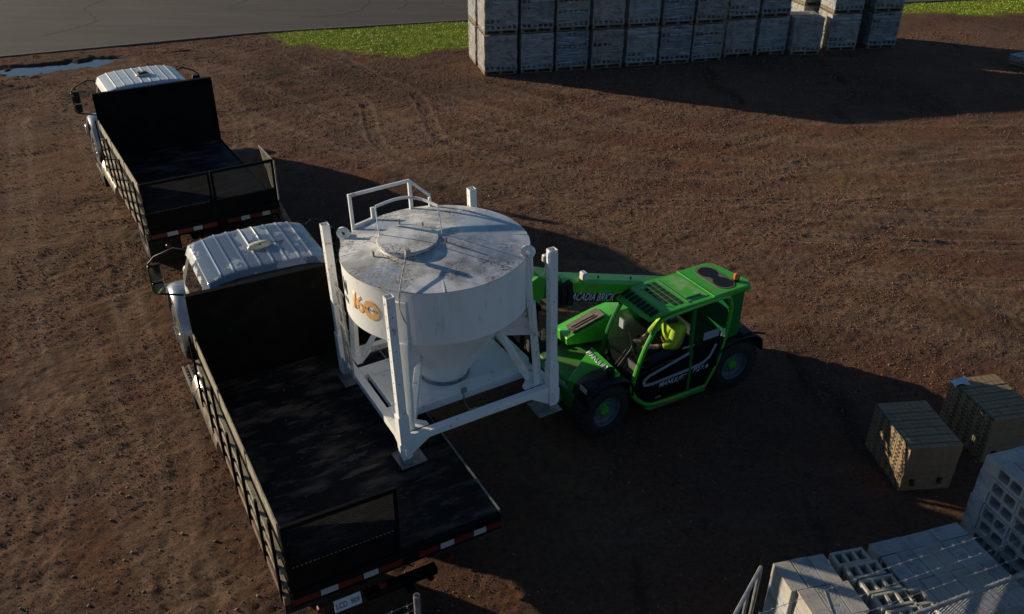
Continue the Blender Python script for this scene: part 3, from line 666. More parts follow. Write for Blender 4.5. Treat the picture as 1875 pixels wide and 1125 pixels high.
c = mxc(mr_(nz(1.6), .45, .58), (.72, .73, .72), (.36, .37, .37))
speck = mth('MULTIPLY', mr_(nz(1.3, 3), .46, .58), mr_(nz(30, 7, .85), .48, .56))
c = mxc(speck, c, (.075, .06, .055))
grime = mth('MULTIPLY', mr_(nz(2.1, 5), .52, .68), mr_(nz(14, 6, .8), .42, .6))
c = mxc(mth('MULTIPLY', grime, .85), c, (.14, .115, .105))
wet = mr_(nz(1.15, 6, .6), .50, .56)
c = mxc(mth('MULTIPLY', wet, .6), c, (.32, .39, .48))  # glossy wet patches; the sky's blue reflection is painted into their colour
nt.links.new(mr_(nz(1.15, 6, .6), .50, .56, .5, .16), b.inputs['Roughness'])
nt.links.new(c, b.inputs['Base Color']); M['deck'] = rm
k = MB(); k.lathe([(RR+.004, RZ+.006), (.9, RZ+.045), (.6, RZ+.09), (.3, RZ+.135), (.0, RZ+.16)], nn); k.build('tank_roof', 'deck', S)
def dz(x, y): return RZ+.006+.155*(1-math.hypot(x, y)/RR)
k = MB()
for a_, r0, r1 in ((R(-17), .1, 1.15), (R(163), .55, 1.15), (R(70), .35, 1.15), (R(-110), .45, 1.15)):
    k.beam((r0*math.cos(a_), r0*math.sin(a_), dz(r0*math.cos(a_), r0*math.sin(a_))+.001), (r1*math.cos(a_), r1*math.sin(a_), dz(r1*math.cos(a_), r1*math.sin(a_))+.001), .014, .008)
k.build('roof_seam', 'deck', S)
LC = (-.33, .05)
k = MB(); k.lathe([(.345, RZ+.05), (.345, RZ+.13)], 48, LC); k.build('hatch_collar', 'white', S)
k = MB(); k.lathe([(.368, RZ+.128), (.374, RZ+.132), (.374, RZ+.162), (.366, RZ+.166), (.2, RZ+.170), (0, RZ+.172)], 56, LC); k.build('hatch_lid', 'deck', S, angle=25)
k = MB(); zl = RZ+.2
ax = Vector((.80, -.46, 0)).normalized(); Lf_ = Vector((LC[0], LC[1], 0))-ax*.39+Vector((.10, .16, 0)); Rt_ = Vector((LC[0], LC[1], 0))+ax*.36+Vector((.10, .16, 0))
k.tube([(Lf_.x-.02, Lf_.y-.08, zl-.05), (Lf_.x, Lf_.y, zl+.30)], .008, 6); k.tube([(Rt_.x+.0, Rt_.y-.08, zl-.06), (Rt_.x, Rt_.y, zl+.30)], .008, 6)
perp = Vector((.46, .80, 0)).normalized(); arc = []
for i in range(17):
    q = i/16; p_ = Lf_.lerp(Rt_, q)+perp*.19*math.sin(PI*q); arc.append((p_.x, p_.y, zl+.30+.03*math.sin(PI*q)))
for i in range(16): k.beam(arc[i], arc[i+1], .012, .035)
k.build('hatch_hoop', 'white', S)
k = MB()
for (x, y) in ((-.79, .02), (-.55, .38), (-.02, .30), (.04, -.24), (-.48, -.32), (-.2, .62)):
    z = dz(x, y); k.cyl((x, y, z-.01), (x, y, z+.075), .014, n=8)
k.build('roof_peg', 'galv', S)
k = MB(); k.tube([(-.50, -.30, RZ+.20), (-.60, -.48, RZ+.16), (-.80, -.79, RZ+.06), (-.845, -.835, RZ-.05), (-.85, -.84, RZ-.2), (-.83, -.88, RZ-.33), (-.81, -.90, RZ-.38)], .007, 6)
k.box(-.53, -.47, -.36, -.31, RZ+.15, RZ+.235); k.build('hatch_latch_rod', 'galv', S)
# guard rail at the back of the roof
k = MB(); G0 = (-.70, .95); G1 = (.18, 1.12); G2 = (.42, 1.05)
k.beam((*G0, RZ-.1), (*G0, 2.70), .04); k.beam((*G1, RZ-.1), (*G1, 2.62), .045); k.beam((*G2, RZ-.1), (*G2, 2.37), .035)
k.beam((G0[0]-.02, G0[1], 2.70), (G1[0], G1[1], 2.64), .038); k.beam((G1[0], G1[1], 2.64), (G2[0]+.01, G2[1], 2.39), .036)
k.beam((G0[0], G0[1]-.0, RZ+.03), (-.38, 1.05, RZ+.03), .045); k.beam((-.38, 1.05, RZ-.1), (-.38, 1.05, RZ+.19), .055, .045)
k.build('guard_rail', 'white', S, bevel=.004)
# lifting lugs
for a_ in (R(139), R(-46)):
    k = MB(); c = Vector((1.16*math.cos(a_), 1.16*math.sin(a_), 0)); td = Vector((math.cos(a_), math.sin(a_), 0))
    nseg = 22; rout = .085; rin = .03; vs = []; th = Vector((-td.y, td.x, 0))*.018
    for sgn in (-1, 1):
        for rr_ in (rout, rin):
            for i in range(nseg):
                an = 2*PI*i/nseg; o_ = td*(rr_*math.cos(an)+.02)+Vector((0, 0, RZ+.07+rr_*math.sin(an))); vs.append(c+o_+th*sgn)
    fs = []
    for i in range(nseg):
        j = (i+1) % nseg
        fs += [(i, j, nseg+j, nseg+i), (2*nseg+i, 2*nseg+j, 3*nseg+j, 3*nseg+i), (i, j, 2*nseg+j, 2*nseg+i), (nseg+i, nseg+j, 3*nseg+j, 3*nseg+i)]
    k.add(vs, fs); k.beam(c+td*.03+Vector((0,0,RZ-.28)), c+td*.02+Vector((0,0,RZ+.0)), .035, .1, up=tuple(td)); k.build('lifting_lug', 'white', S)
# posts, collars, feet, legs
corners = {'B': (-1, -1), 'C': (1, -1), 'A': (-1, 1), 'D': (1, 1)}
for cn, (sx, sy) in corners.items():
    x, y = sx*SR, sy*SR; w = .05; k = MB(); t_ = .008
    for (a0, a1, b0, b1) in ((x-w, x+w, y-w, y-w+t_), (x-w, x+w, y+w-t_, y+w), (x-w, x-w+t_, y-w+t_, y+w-t_), (x+w-t_, x+w, y-w+t_, y+w-t_)): k.box(a0, a1, b0, b1, .06, HP)
    for i in range(12):
        z = HP-.10-i*.15
        if z < .85: break
        k.cyl((x-w-.0015, y+.01, z), (x-w+.004, y+.01, z), .009, n=10, m=1)
        if i % 3 == 1: k.cyl((x, y-w-.0015, z), (x, y-w+.004, z), .008, n=10, m=1)
    k.build('telescopic_post', ['white', 'hole'], S)
    k = MB(); w2 = .066; k.box(x-w2, x+w2, y-w2, y+w2, .12, .74); k.build('leg_sleeve', 'white', S, bevel=.004)
    k = MB(); ox, oy = -sx*.07, -sy*.07; k.box(x+ox-.17, x+ox+.17, y+oy-.17, y+oy+.17, 0, .02); k.box(x-.06, x+.06, y-.06, y+.06, .021, .09); k.build('foot_plate', 'galv', S, bevel=.003)
    # hooked bracket on the sleeve
    k = MB(); k.beam((x+sx*.07, y-.03, .16), (x+sx*.07, y-.03, .34), .02, .06, up=(0,1,0)); k.tube([(x-.03, y+sy*.07, .18), (x-.03, y+sy*.12, .18), (x-.03, y+sy*.12, .30), (x-.03, y+sy*.07, .30)], .009, 6); k.build('sleeve_bracket', 'white', S)
    # gussets under the perimeter beams
    k = MB(); q = w2+.002
    k.prism([(x-sx*q, .12), (x-sx*q, .30), (x-sx*.34, .30)], 'y', y-.006+sy*.02, y+.006+sy*.02)
    k.prism([(y-sy*q, .12), (y-sy*q, .30), (y-sy*.34, .30)], 'x', x-.006+sx*.02, x+.006+sx*.02)
    k.prism([(x-sx*q, .402), (x-sx*q, .41), (x-sx*.30, .41)], 'y', y-.02, y+.02)
    k.build('gusset_plate', 'white', S)
    k = MB(); k.add([(x-sx*q, y-sy*q, .405), (x-sx*.36, y-sy*q, .405), (x-sx*.36, y-sy*.14, .405), (x-sx*.14, y-sy*.36, .405), (x-sx*q, y-sy*.36, .405)], [(0,1,2,3,4)]); o = k.build('corner_plate', 'white', S, smooth=False)
    sm = o.modifiers.new('t', 'SOLIDIFY'); sm.thickness = .01; sm.offset = 1
    # tank leg: from the corner up to the tank wall and along it
    ang_ = math.atan2(sy, sx); tx, ty = (RR+.05)*math.cos(ang_), (RR+.05)*math.sin(ang_)
    k = MB(); up_ = (math.cos(ang_), math.sin(ang_), 0)
    k.beam((x-sx*.13, y-sy*.13, .40), (tx, ty, CB+.05), .13, .07, up=up_); k.beam((tx-.01*sx, ty-.01*sy, CB+.0), (tx-.03*sx, ty-.03*sy, RZ-.12), .13, .055, up=up_)
    k.build('tank_leg', 'white', S, bevel=.006)
    # web plate below the tank
    k = MB(); d_ = Vector((math.cos(ang_), math.sin(ang_), 0)); n_ = Vector((-d_.y, d_.x, 0))*.006
    pts = [d_*1.13+Vector((0,0,CB-.003)), d_*.98+Vector((0,0,CB-.02)), d_*.72+Vector((0,0,1.03)), d_*1.20+Vector((0,0,1.12))]
    k.add([p-n_ for p in pts]+[p+n_ for p in pts], [(3,2,1,0), (4,5,6,7), (0,1,5,4), (1,2,6,5), (2,3,7,6), (3,0,4,7)]); k.build('web_plate', 'white', S)
    k = MB(); k.beam((d_.x*.78, d_.y*.78, 1.1), (x-sx*.22, y-sy*.22, .44), .08, .07); k.build('diagonal_brace', 'white', S, bevel=.004)
for nm, a_, b_ in (('x', -1, 0), ('x', 1, 0), ('y', -1, 0), ('y', 1, 0)):
    k = MB(); e = SR-.068
    if nm == 'x': k.box(-e, e, a_*SR-.05, a_*SR+.05, .305, .40)
    else: k.box(a_*SR-.05, a_*SR+.05, -e, e, .305, .40)
    k.build('base_beam', 'white', S, bevel=.005)
for sy in (-1, 1):
    k = MB(); k.box(-.985, .985, sy*.50-.10, sy*.50+.10, .29, .302); k.box(-.985, .985, sy*.50-.10, sy*.50-.088, .302, .388); k.box(-.985, .985, sy*.50+.088, sy*.50+.10, .302, .388); k.box(-.985, .985, sy*.50-.10, sy*.50+.10, .388, .40)
    k.build('fork_pocket', 'white', S)
k = MB(); k.box(-.90, .92, -.39, .39, .345, .355); k.box(-.93, -.901, -.39, .39, .345, .43); k.build('bottom_tray', 'white', S)
k = MB(); k.cyl((0, 0, .357), (0, 0, .40), .34, n=40); k.build('outlet_flange', 'galv', S)
k = MB(); k.tube([(-.02, -.6, .45), (-.02, -.62, .25), (.03, -.64, .12), (.15, -.62, .10)], .008); k.box(-.06, .02, -.63, -.60, .40, .47); k.build('outlet_lever', 'galv', S)
k = MB()
for i in range(5): z = .65+i*.26; k.beam((-1.14, .34, z), (-1.12, .62, z), .03, .03)
k.beam((-1.14, .34, .45), (-1.16, .34, 1.75), .028); k.beam((-1.12, .62, .45), (-1.12, .62, 1.75), .028); k.build('side_ladder', 'galv', S)
# lettering bent round the tank
def bend(ang0, z0, r=RR+.0035):
    def f(bm):
        xs = [v.co.x for v in bm.verts]; w_ = max(xs)
        x = .02
        while x < w_:
            bmesh.ops.bisect_plane(bm, geom=bm.verts[:]+bm.edges[:]+bm.faces[:], plane_co=(x, 0, 0), plane_no=(1, 0, 0)); x += .02
        for v in bm.verts:
            a = ang0+v.co.x/r; zz = z0+v.co.y; rr_ = r+v.co.z; v.co = (rr_*math.cos(a), rr_*math.sin(a), zz)
    return f
a1 = R(190)
text('logo_lettering', '1', 'orange', S, None, width=.075, height=.235, bold=.02, post=bend(R(186.4), 1.79), thick=.001)
text('logo_lettering', '6', 'orange', S, None, width=.15, height=.235, bold=.03, post=bend(R(190.0), 1.78), thick=.001)
# the zero: a ring with the word YEARS in dots
def ring(bm):
    bm.clear(); n_ = 48; a0 = R(203.6); vs = []
    for rr_ in (.128, .050):
        for i in range(n_): t_ = 2*PI*i/n_; u = rr_*math.cos(t_)*.98; w_ = rr_*math.sin(t_); a = a0+u/RR; vs.append(bm.verts.new(((RR+.0045)*math.cos(a), (RR+.0045)*math.sin(a), 1.885+w_)))
    for i in range(n_): j = (i+1) % n_; bm.faces.new((vs[i], vs[j], vs[n_+j], vs[n_+i]))
text('logo_ring', 'O', 'orange', S, None, width=.25, height=.25, post=ring, thick=.001)
text('logo_lettering', 'Y E A R S', 'ink', S, None, width=.21, height=.03, bold=.0, post=bend(R(198.4), 1.875, RR+.006), thick=.001)
text('logo_lettering', 'N', 'ink', S, None, width=.15, height=.19, bold=.04, post=bend(R(170.5), 1.87), thick=.003)
text('logo_lettering', 'E', 'teal', S, None, width=.15, height=.06, bold=.04, post=bend(R(171), 1.75), thick=.003)

# ------------------------------------------------------------------ telehandler  (x right, y forward; left outer tyre face at x=-.92)
TH = empty('telehandler', (2.019, 11.654, 0), R(120)); tag(TH, 'bright green telehandler with cage roof lifting the white silo on its forks', 'telehandler')
X0 = -.92
for sx in (-1, 1):
    wheel_mesh('wheel', sx*.745, 1.24, .44, .44, .34, TH, 'rim', 'green', sx, tread=26, steer=R(4))
    wheel_mesh('wheel', sx*.745, -1.22, .44, .44, .34, TH, 'rim', 'green', sx, tread=26, steer=R(-3))
k = MB(); k.prism([(-1.7,.42),(-1.7,.85),(-.9,.9),(.9,.8),(1.55,.72),(1.55,.4),(.9,.3),(-.9,.3)], 'x', -.55, .55); k.build('chassis', 'muddygreen', TH, bevel=.02)
k = MB(); k.box(-.62, .62, 1.55, 1.66, .42, .70); k.cyl((-.35, 1.66, .5), (-.35, 1.78, .5), .05); k.cyl((.35, 1.66, .5), (.35, 1.78, .5), .05); k.build('front_bumper', 'dgreen', TH, bevel=.02)
# side frame of the cab (y,z)
side = [(-.62,.28),(-.3,.27),(.1,.27),(.42,.30),(.56,.36),(.70,.48),(.79,.62),(.81,.76),(.77,.95),(.70,1.18),(.62,1.40),(.50,1.62),(.42,1.74),(.30,1.79),(0,1.81),(-.5,1.83),(-.80,1.82),(-.88,1.76),(-.93,1.6),(-.92,1.3),(-.87,.95),(-.78,.6)]
sp = catmull(side+[side[0]], 3)
k = MB(); k.tube([(X0+.02, y, z) for y, z in sp[:-1]], .036, 8, closed=True); k.build('cab_frame', 'green', TH)
k = MB(); k.tube([(-.06, y, z) for y, z in sp[:-1]], .036, 8, closed=True); k.build('cab_frame', 'dgreen', TH)
# windscreen: curved, between both frames
wp = [(.79,.80),(.77,.95),(.70,1.18),(.62,1.40),(.50,1.62),(.43,1.73)]
def wsf(u, v):
    i = v*(len(wp)-1); a = int(min(i, len(wp)-2)); f = i-a; y = wp[a][0]*(1-f)+wp[a+1][0]*f; z = wp[a][1]*(1-f)+wp[a+1][1]*f
    return (X0+.04+u*.80, y+.07*math.sin(PI*u)+.01, z)
k = MB(); k.grid(wsf, 12, 12); k.build('windscreen', 'clear', TH, recalc=False)
k = MB(); k.tube([(-.62, .90, .95), (-.72, .76, 1.28), (-.70, .70, 1.35)], .008); k.tube([(-.56, .90, .95), (-.66, .78, 1.27)], .008); k.beam((-.78, .72, 1.18), (-.60, .72, 1.52), .012, .02); k.build('wiper', 'plastic', TH)
# door: dark lower panel, stripes, rear quarter glass, pillar
lowp = [(-.60,.31),(.42,.33),(.55,.39),(.68,.51),(.76,.64),(.77,.76),(.73,.92),(.10,1.00),(-.22,1.05),(-.24,1.12),(-.89,1.10),(-.84,.8),(-.76,.55)]
k = MB(); k.prism(lowp, 'x', X0+.0, X0+.03); k.build('door_panel', 'black', TH)
k = MB(); rg = [(-.25,1.12),(-.25,1.76),(-.78,1.77),(-.86,1.70),(-.885,1.3),(-.87,1.12)]
k.prism(rg, 'x', X0+.012, X0+.02); k.build('rear_quarter_glass', 'clear', TH)
k = MB(); k.beam((X0+.01, -.22, 1.05), (X0+.015, -.20, 1.79), .05, .05); k.beam((X0+.0, -.26, .34), (X0-.004, -.245, 1.06), .045, .012, up=(1,0,0)); k.build('door_pillar', 'dgreen', TH)
def ribbon(mb, pts, w, x):
    for i in range(len(pts)-1):
        a = Vector((x, *pts[i])); b_ = Vector((x, *pts[i+1])); mb.beam(a, b_, .004+.0003*(i % 2), w, up=(0, 0, 1) if abs(pts[i+1][0]-pts[i][0]) > abs(pts[i+1][1]-pts[i][1]) else (0,1,0))
k = MB(); ribbon(k, [(-.20,1.03),(.52,.86),(.62,.80),(.60,.71),(.46,.69),(-.20,.72),(-.50,.755),(-.62,.83),(-.72,1.03)], .05, X0-.004); k.build('door_stripe', 'stripe', TH, smooth=False)
fm = lambda y, z, x=X0-.004: frame_matrix((x, y, z), (0,-1,0), (0,0,1))
text('door_lettering', 'MANULIFT', 'greyink', TH, fm(.32, .572), width=.52, height=.085, shear=.3, bold=.004)
text('door_lettering', 'P27.6', 'greyink', TH, fm(-.32, .63), width=.30, height=.075, shear=.2, bold=.004)
text('sill_lettering', 'DEC', 'cream', TH, fm(.36, .385), width=.10, height=.035, bold=.0)
k = MB(); k.box(X0-.006, X0-.002, -.28, -.05, 1.14, 1.17); k.box(X0+.004, X0+.009, -.75, -.45, 1.16, 1.30); k.build('window_sticker', 'stripe', TH, smooth=False)
k = MB(); k.box(X0+.004, X0+.009, -.87, -.80, 1.14, 1.26); k.build('window_sticker', 'platewhite', TH, smooth=False)
# sill step
k = MB(); k.prism([(-.62,.20),(.45,.20),(.55,.27),(-.62,.265)], 'x', X0-.02, X0+.12); k.build('sill_step', 'muddygreen', TH, bevel=.008)
# roof
k = MB(); k.box(X0-.0, -.04, -.56, .36, 1.845, 1.885); k.build('roof_panel', 'green', TH, bevel=.012)
k = MB(); k.box(X0+.10, -.10, -.51, -.15, 1.886, 1.892); k.build('roof_plate', 'dustgreen', TH, smooth=False)
k = MB(); k.add([(X0, .362, 1.875), (-.04, .362, 1.875), (-.12, .64, 1.80), (X0+.04, .60, 1.80)], [(0,1,2,3)]); o = k.build('roof_visor', 'green', TH, smooth=False)
sm = o.modifiers.new('t', 'SOLIDIFY'); sm.thickness = .02
k = MB()
for i in range(8):
    x = X0+.10+i*.095; k.add([(x, .39, 1.880-.0025), (x+.062, .39, 1.880-.0025), (x+.056, .545, 1.8395), (x-.006, .545, 1.8395)], [(0,1,2,3)])
o = k.build('visor_slot', 'hole', TH, smooth=False); sm = o.modifiers.new('t', 'SOLIDIFY'); sm.thickness = .008; sm.offset = 0
k = MB()
for i in range(7):
    for j in range(3):
        x = X0+.10+i*.103; y = -.06+j*.10
        if (i in (0, 6)) and j == 2: continue
        k.prism([(x+.01, y), (x+.086, y), (x+.076, y+.078), (x, y+.078)], 'z', 1.8865, 1.8895)
k.build('roof_grid_opening', 'hole', TH, smooth=False)
k = MB(); k.box(X0+.08, -.08, -.135, -.125, 1.886, 1.90); k.box(X0+.16, X0+.18, -.42, -.15, 1.893, 1.91); k.build('roof_rib', 'dgreen', TH, smooth=False)
k = MB(); rear = [(X0+.01,-.565),(-.04,-.565),(-.02,-1.12),(-.10,-1.24),(X0+.16,-1.36),(X0+.02,-1.28)]
k.prism(rear, 'z', 1.80, 1.895); k.build('rear_deck', 'green', TH, bevel=.02)
k = MB(); k.box(X0+.01, -.03, -.575, -.555, 1.887, 1.903); k.build('roof_seam', 'green', TH)
def stadium(cx0, cx1, cy, r, n_=16):
    p = [(cx1+r*math.cos(a), cy+r*math.sin(a)) for a in np.linspace(-PI/2, PI/2, n_)]+[(cx0+r*math.cos(a), cy+r*math.sin(a)) for a in np.linspace(PI/2, 3*PI/2, n_)]
    return p
k = MB(); k.prism(stadium(X0+.27, X0+.65, -.94, .175), 'z', 1.8955, 1.902); k.build('fan_surround', 'matgrey', TH, smooth=False)
k = MB(); k.cyl((X0+.28, -.94, 1.9025), (X0+.28, -.94, 1.908), .145, n=32); k.cyl((X0+.63, -.94, 1.9025), (X0+.63, -.94, 1.908), .145, n=32); k.box(X0+.37, X0+.54, -1.01, -.87, 1.9025, 1.9065); k.build('fan_grille', 'plastic', TH)
k = MB(); k.cyl((X0+.16, -1.14, 1.896), (X0+.16, -1.14, 1.93), .045); k.beam((X0+.16, -1.2, 1.85), (X0+.16, -1.2, 1.97), .02); bb_ = k.build('beacon_mount', 'plastic', TH)
bb_.location = (.06, 0, 0)
k = MB(); k.lathe([(.035, 1.931), (.04, 1.96), (.038, 2.01), (.02, 2.03), (0, 2.032)], 20, (X0+.22, -1.14)); k.build('beacon', 'amber', TH)
k = MB(); k.box(X0+.06, -.06, -1.22, -.95, 1.0, 1.798); k.build('rear_body', 'dgreen', TH, bevel=.02)
k = MB(); k.box(X0+.40, .80, -1.60, -1.24, .55, .92); k.build('counterweight', 'plastic', TH, bevel=.05)
# fenders
for y0, y1 in ((-1.71, -.74), (.80, 1.62)):
    k = MB(); c_ = (y0+y1)/2; r_ = (y1-y0)/2
    k.grid(lambda u, v: (X0-.03+v*.40, c_+r_*math.cos(PI*(1-u)), .62+.36*math.sin(PI*u)**.55), 20, 3); o = k.build('fender', 'plastic', TH)
    sm = o.modifiers.new('t', 'SOLIDIFY'); sm.thickness = .025
k = MB(); k.box(X0+.02, X0+.22, 1.42, 1.60, .86, .98); k.build('headlight_housing', 'plastic', TH, bevel=.015)
k = MB(); k.box(X0+.04, X0+.20, 1.602, 1.612, .88, .96); k.build('headlight', 'lamp', TH)
k = MB(); k.cyl((X0+.12, 1.15, .98), (X0+.12, 1.15, 1.12), .07, .06, n=16); k.build('filler_cap', 'plastic', TH)
k = MB(); k.tube([(X0+.04, -1.2, 1.0), (X0+.0, -1.5, .99), (X0-.04, -1.7, .93)], .02); k.box(X0-.02, X0+.16, -1.42, -1.24, .99, 1.05); k.build('rear_lamp_housing', 'plastic', TH, bevel=.01)
# front hood with lettering
k = MB(); hv = [(-.07,.98,1.04), (-.82,.98,1.0), (-.86,1.48,.87), (-.42,1.62,.86)]
k.add(hv+[(x, y, .6) for x, y, z in hv], [(0,1,2,3), (7,6,5,4), (0,4,5,1), (1,5,6,2), (2,6,7,3), (3,7,4,0)]); k.build('front_hood', 'green', TH, bevel=.015)
hn = (Vector(hv[1])-Vector(hv[0])).cross(Vector(hv[3])-Vector(hv[0])).normalized()
if hn.z < 0: hn = -hn
o_ = Vector((-.12, 1.10, 0)); 
def hz(x, y): p0 = Vector(hv[0]); return p0.z-(hn.x*(x-p0.x)+hn.y*(y-p0.y))/hn.z
fx_ = Vector((-1, .0, 0)); fx_.z = -(hn.x*fx_.x+hn.y*fx_.y)/hn.z; fy_ = Vector((0, -1, 0)); fy_.z = (hn.y)/hn.z
text('hood_lettering', 'MANULIFT', 'greyink', TH, frame_matrix(Vector((-.13, 1.13, hz(-.13, 1.13)+.006)), fx_, fy_), width=.50, height=.09, bold=.01, shear=-.2)
# engine cover on the far side with an exhaust mat
k = MB(); ev = [(.13,-1.2,1.32),(.13,.35,1.36),(.13,1.30,1.14),(.55,-1.2,1.32),(.50,.35,1.33),(.48,1.22,1.10),(.90,-1.2,1.0),(.90,.35,1.0),(.80,1.15,.92)]
base = [(.13,-1.2,.6),(.13,1.28,1.02),(.80,1.13,.80),(.90,-1.2,.6)]
k.add(ev+base, [(0,1,4,3), (1,2,5,4), (3,4,7,6), (4,5,8,7), (0,9,10,2,1), (2,10,5), (5,10,11), (5,11,8), (6,7,8,11,12), (9,12,11,10), (0,3,6,12,9)]); k.build('engine_cover', 'green', TH, bevel=.02)
k = MB(); k.add([(.19,.58,1.318), (.18,1.17,1.178), (.44,1.12,1.142), (.46,.55,1.288)], [(0,1,2,3)]); o = k.build('cover_mat', 'matgrey', TH, smooth=False); sm = o.modifiers.new('t', 'SOLIDIFY'); sm.thickness = .02
k = MB(); k.add([(.27,.70,1.312), (.27,1.12,1.212), (.30,1.12,1.208), (.30,.70,1.308)], [(0,1,2,3)]); o = k.build('mat_slot', 'plastic', TH, smooth=False); sm = o.modifiers.new('t', 'SOLIDIFY'); sm.thickness = .01
# boom
bz = lambda y: 1.905+.30*(y-.15)
k = MB(); k.add([(x, y, bz(y)+dz_) for y in (-1.5, 1.55) for x, dz_ in ((-.05,-.36),(-.05,-.05),(-.01,0),(.21,0),(.25,-.05),(.25,-.36))], [(0,1,2,3,4,5), (11,10,9,8,7,6)]+[(i,(i+1)%6,6+(i+1)%6,6+i) for i in range(6)]); k.build('boom', 'green', TH)
k = MB(); k.add([(x, y, bz(y)-.05+dz_) for y in (1.555, 1.85) for x, dz_ in ((-.045,-.27),(-.045,.0),(.245,.0),(.245,-.27))], [(0,1,2,3), (7,6,5,4), (0,4,5,1), (1,5,6,2), (2,6,7,3), (3,7,4,0)]); k.build('inner_boom', 'dgreen', TH)
k = MB(); k.prism([(-1.6,1.0),(-1.6,1.5),(-1.1,1.62),(-1.0,1.0)], 'x', -.04, .24); k.build('boom_mount', 'dgreen', TH, bevel=.02)
k = MB(); k.prism([(1.60,bz(1.6)+.02),(1.95,bz(2)+.04),(2.08,bz(2)-.02),(2.22,bz(2)-.20),(2.34,bz(2)-.8),(2.16,bz(2)-.8),(1.95,bz(2)-.38),(1.86,bz(2)-.30),(1.86,bz(2)-.12)], 'x', -.10, .30); k.build('boom_head', 'green', TH, bevel=.02)
k = MB(); k.add([(-.054, .16, bz(.16)-.355), (-.054, 1.5, bz(1.5)-.355), (-.054, 1.5, bz(1.5)-.21), (-.054, .16, bz(.16)-.21)], [(0,1,2,3)]); o = k.build('boom_sign', 'ink', TH, smooth=False); sm = o.modifiers.new('t', 'SOLIDIFY'); sm.thickness = .004
bd = Vector((0, -1, -.30)); text('boom_lettering', 'ACADIA BRICK', 'greyink', TH, frame_matrix((-.059, 1.40, bz(1.40)-.335), bd, (0,0,1)), width=.80, height=.125, shear=.15, bold=.008)
k = MB()
for i in range(9): # black wrapped hoses at the joint
    a = i*.7; k.tube([(-.06+.015*math.sin(a), 1.40+i*.033, bz(1.5)-.06+.05*math.sin(a*1.7)), (-.10-.02*(i % 3), 1.40+i*.036, bz(1.5)-.20), (-.08, 1.38+i*.04, bz(1.5)-.40-.03*math.cos(a)), (.0, 1.45+i*.03, bz(1.5)-.46)], .015, 6)
k.box(-.075, .27, 1.44, 1.72, bz(1.5)-.40, bz(1.5)-.04); k.build('hydraulic_hose', 'rubber', TH)
for (x, y, z, s_) in ((-.04, 1.18, bz(1.18)+.07, 1), (-.0, 1.80, bz(1.8)+.30, .9)):
    k = MB(); k.box(x-.055*s_, x+.055*s_, y-.04, y+.04, z-.06*s_, z+.06*s_); o = k.build('work_lamp', 'platewhite', TH, bevel=.012)
    k = MB(); k.box(x-.04*s_, x+.04*s_, y+.041, y+.046, z-.045*s_, z+.045*s_); k.box(x-.0605*s_, x-.0565*s_, y-.02, y+.03, z-.04*s_, z+.04*s_); k.build('lens', 'lamp', o)
    k = MB(); k.tube([(x, y, z-.06*s_), (x, y, z-.06*s_-.05), (x+.03, y, bz(y)-.0)], .01, 6); k.build('bracket', 'galv', o)
k = MB()
for yy in (.25, .85): k.cyl((.06, yy, bz(yy)), (.06, yy, bz(yy)+.03), .015, n=8)
k.build('boom_bolt', 'plastic', TH)
# carriage and forks
ZF = 1.575
k = MB(); cx_ = -.283+.0
for sx in (-.50, -.16, .16, .50): k.beam((cx_+sx, 2.42, ZF-.06), (cx_+sx, 2.42, ZF+.95), .05, .04)
for z in (ZF+.05, ZF+.45, ZF+.93): k.beam((cx_-.55, 2.40, z), (cx_+.55, 2.40, z), .05, .07)
k.build('fork_carriage', 'black', TH)
for sx in (-.5, .5):
    k = MB(); k.box(cx_+sx-.05, cx_+sx+.05, 2.445, 3.75, ZF-.02, ZF+.02); k.box(cx_+sx-.05, cx_+sx+.05, 2.445, 2.485, ZF+.02, ZF+.5); k.build('fork', 'black', TH)
k = MB(); k.cyl((.1, 2.0, 1.9), (.1, 2.3, 1.65), .04); k.build('tilt_cylinder', 'chrome', TH)
# interior: seat, steering wheel, console
k = MB(); k.box(-.68, -.25, -.42, .03, .55, .72); k.box(-.68, -.25, -.52, -.40, .60, 1.25); k.build('driver_seat', 'cloth', TH, bevel=.04)
k = MB(); k.tube([(-.47+.17*math.cos(a), .42+.05*math.sin(a), 1.02+.16*math.sin(a)) for a in np.linspace(0, 2*PI, 24, endpoint=False)], .014, 8, closed=True); k.cyl((-.47, .42, 1.02), (-.47, .6, .85), .025); k.build('steering_wheel', 'plastic', TH)
k = MB(); k.prism([(.55,.45),(.50,.95),(.62,1.0),(.80,.80),(.80,.45)], 'x', -.82, -.12); k.build('dashboard', 'plastic', TH, bevel=.03)
k = MB(); k.box(X0+.05, -.1, -.78, .70, .36, .44); k.build('cab_floor', 'plastic', TH)
k = MB(); k.box(-.07, -.055, -.85, .3, .5, 1.2); k.build('inner_wall', 'plastic', TH)
k = MB(); k.box(-.30, -.2, .58, .60, 1.35, 1.50); k.build('screen_reflection_card', 'platewhite', TH)  # pale plate standing in for a reflection in the windscreen

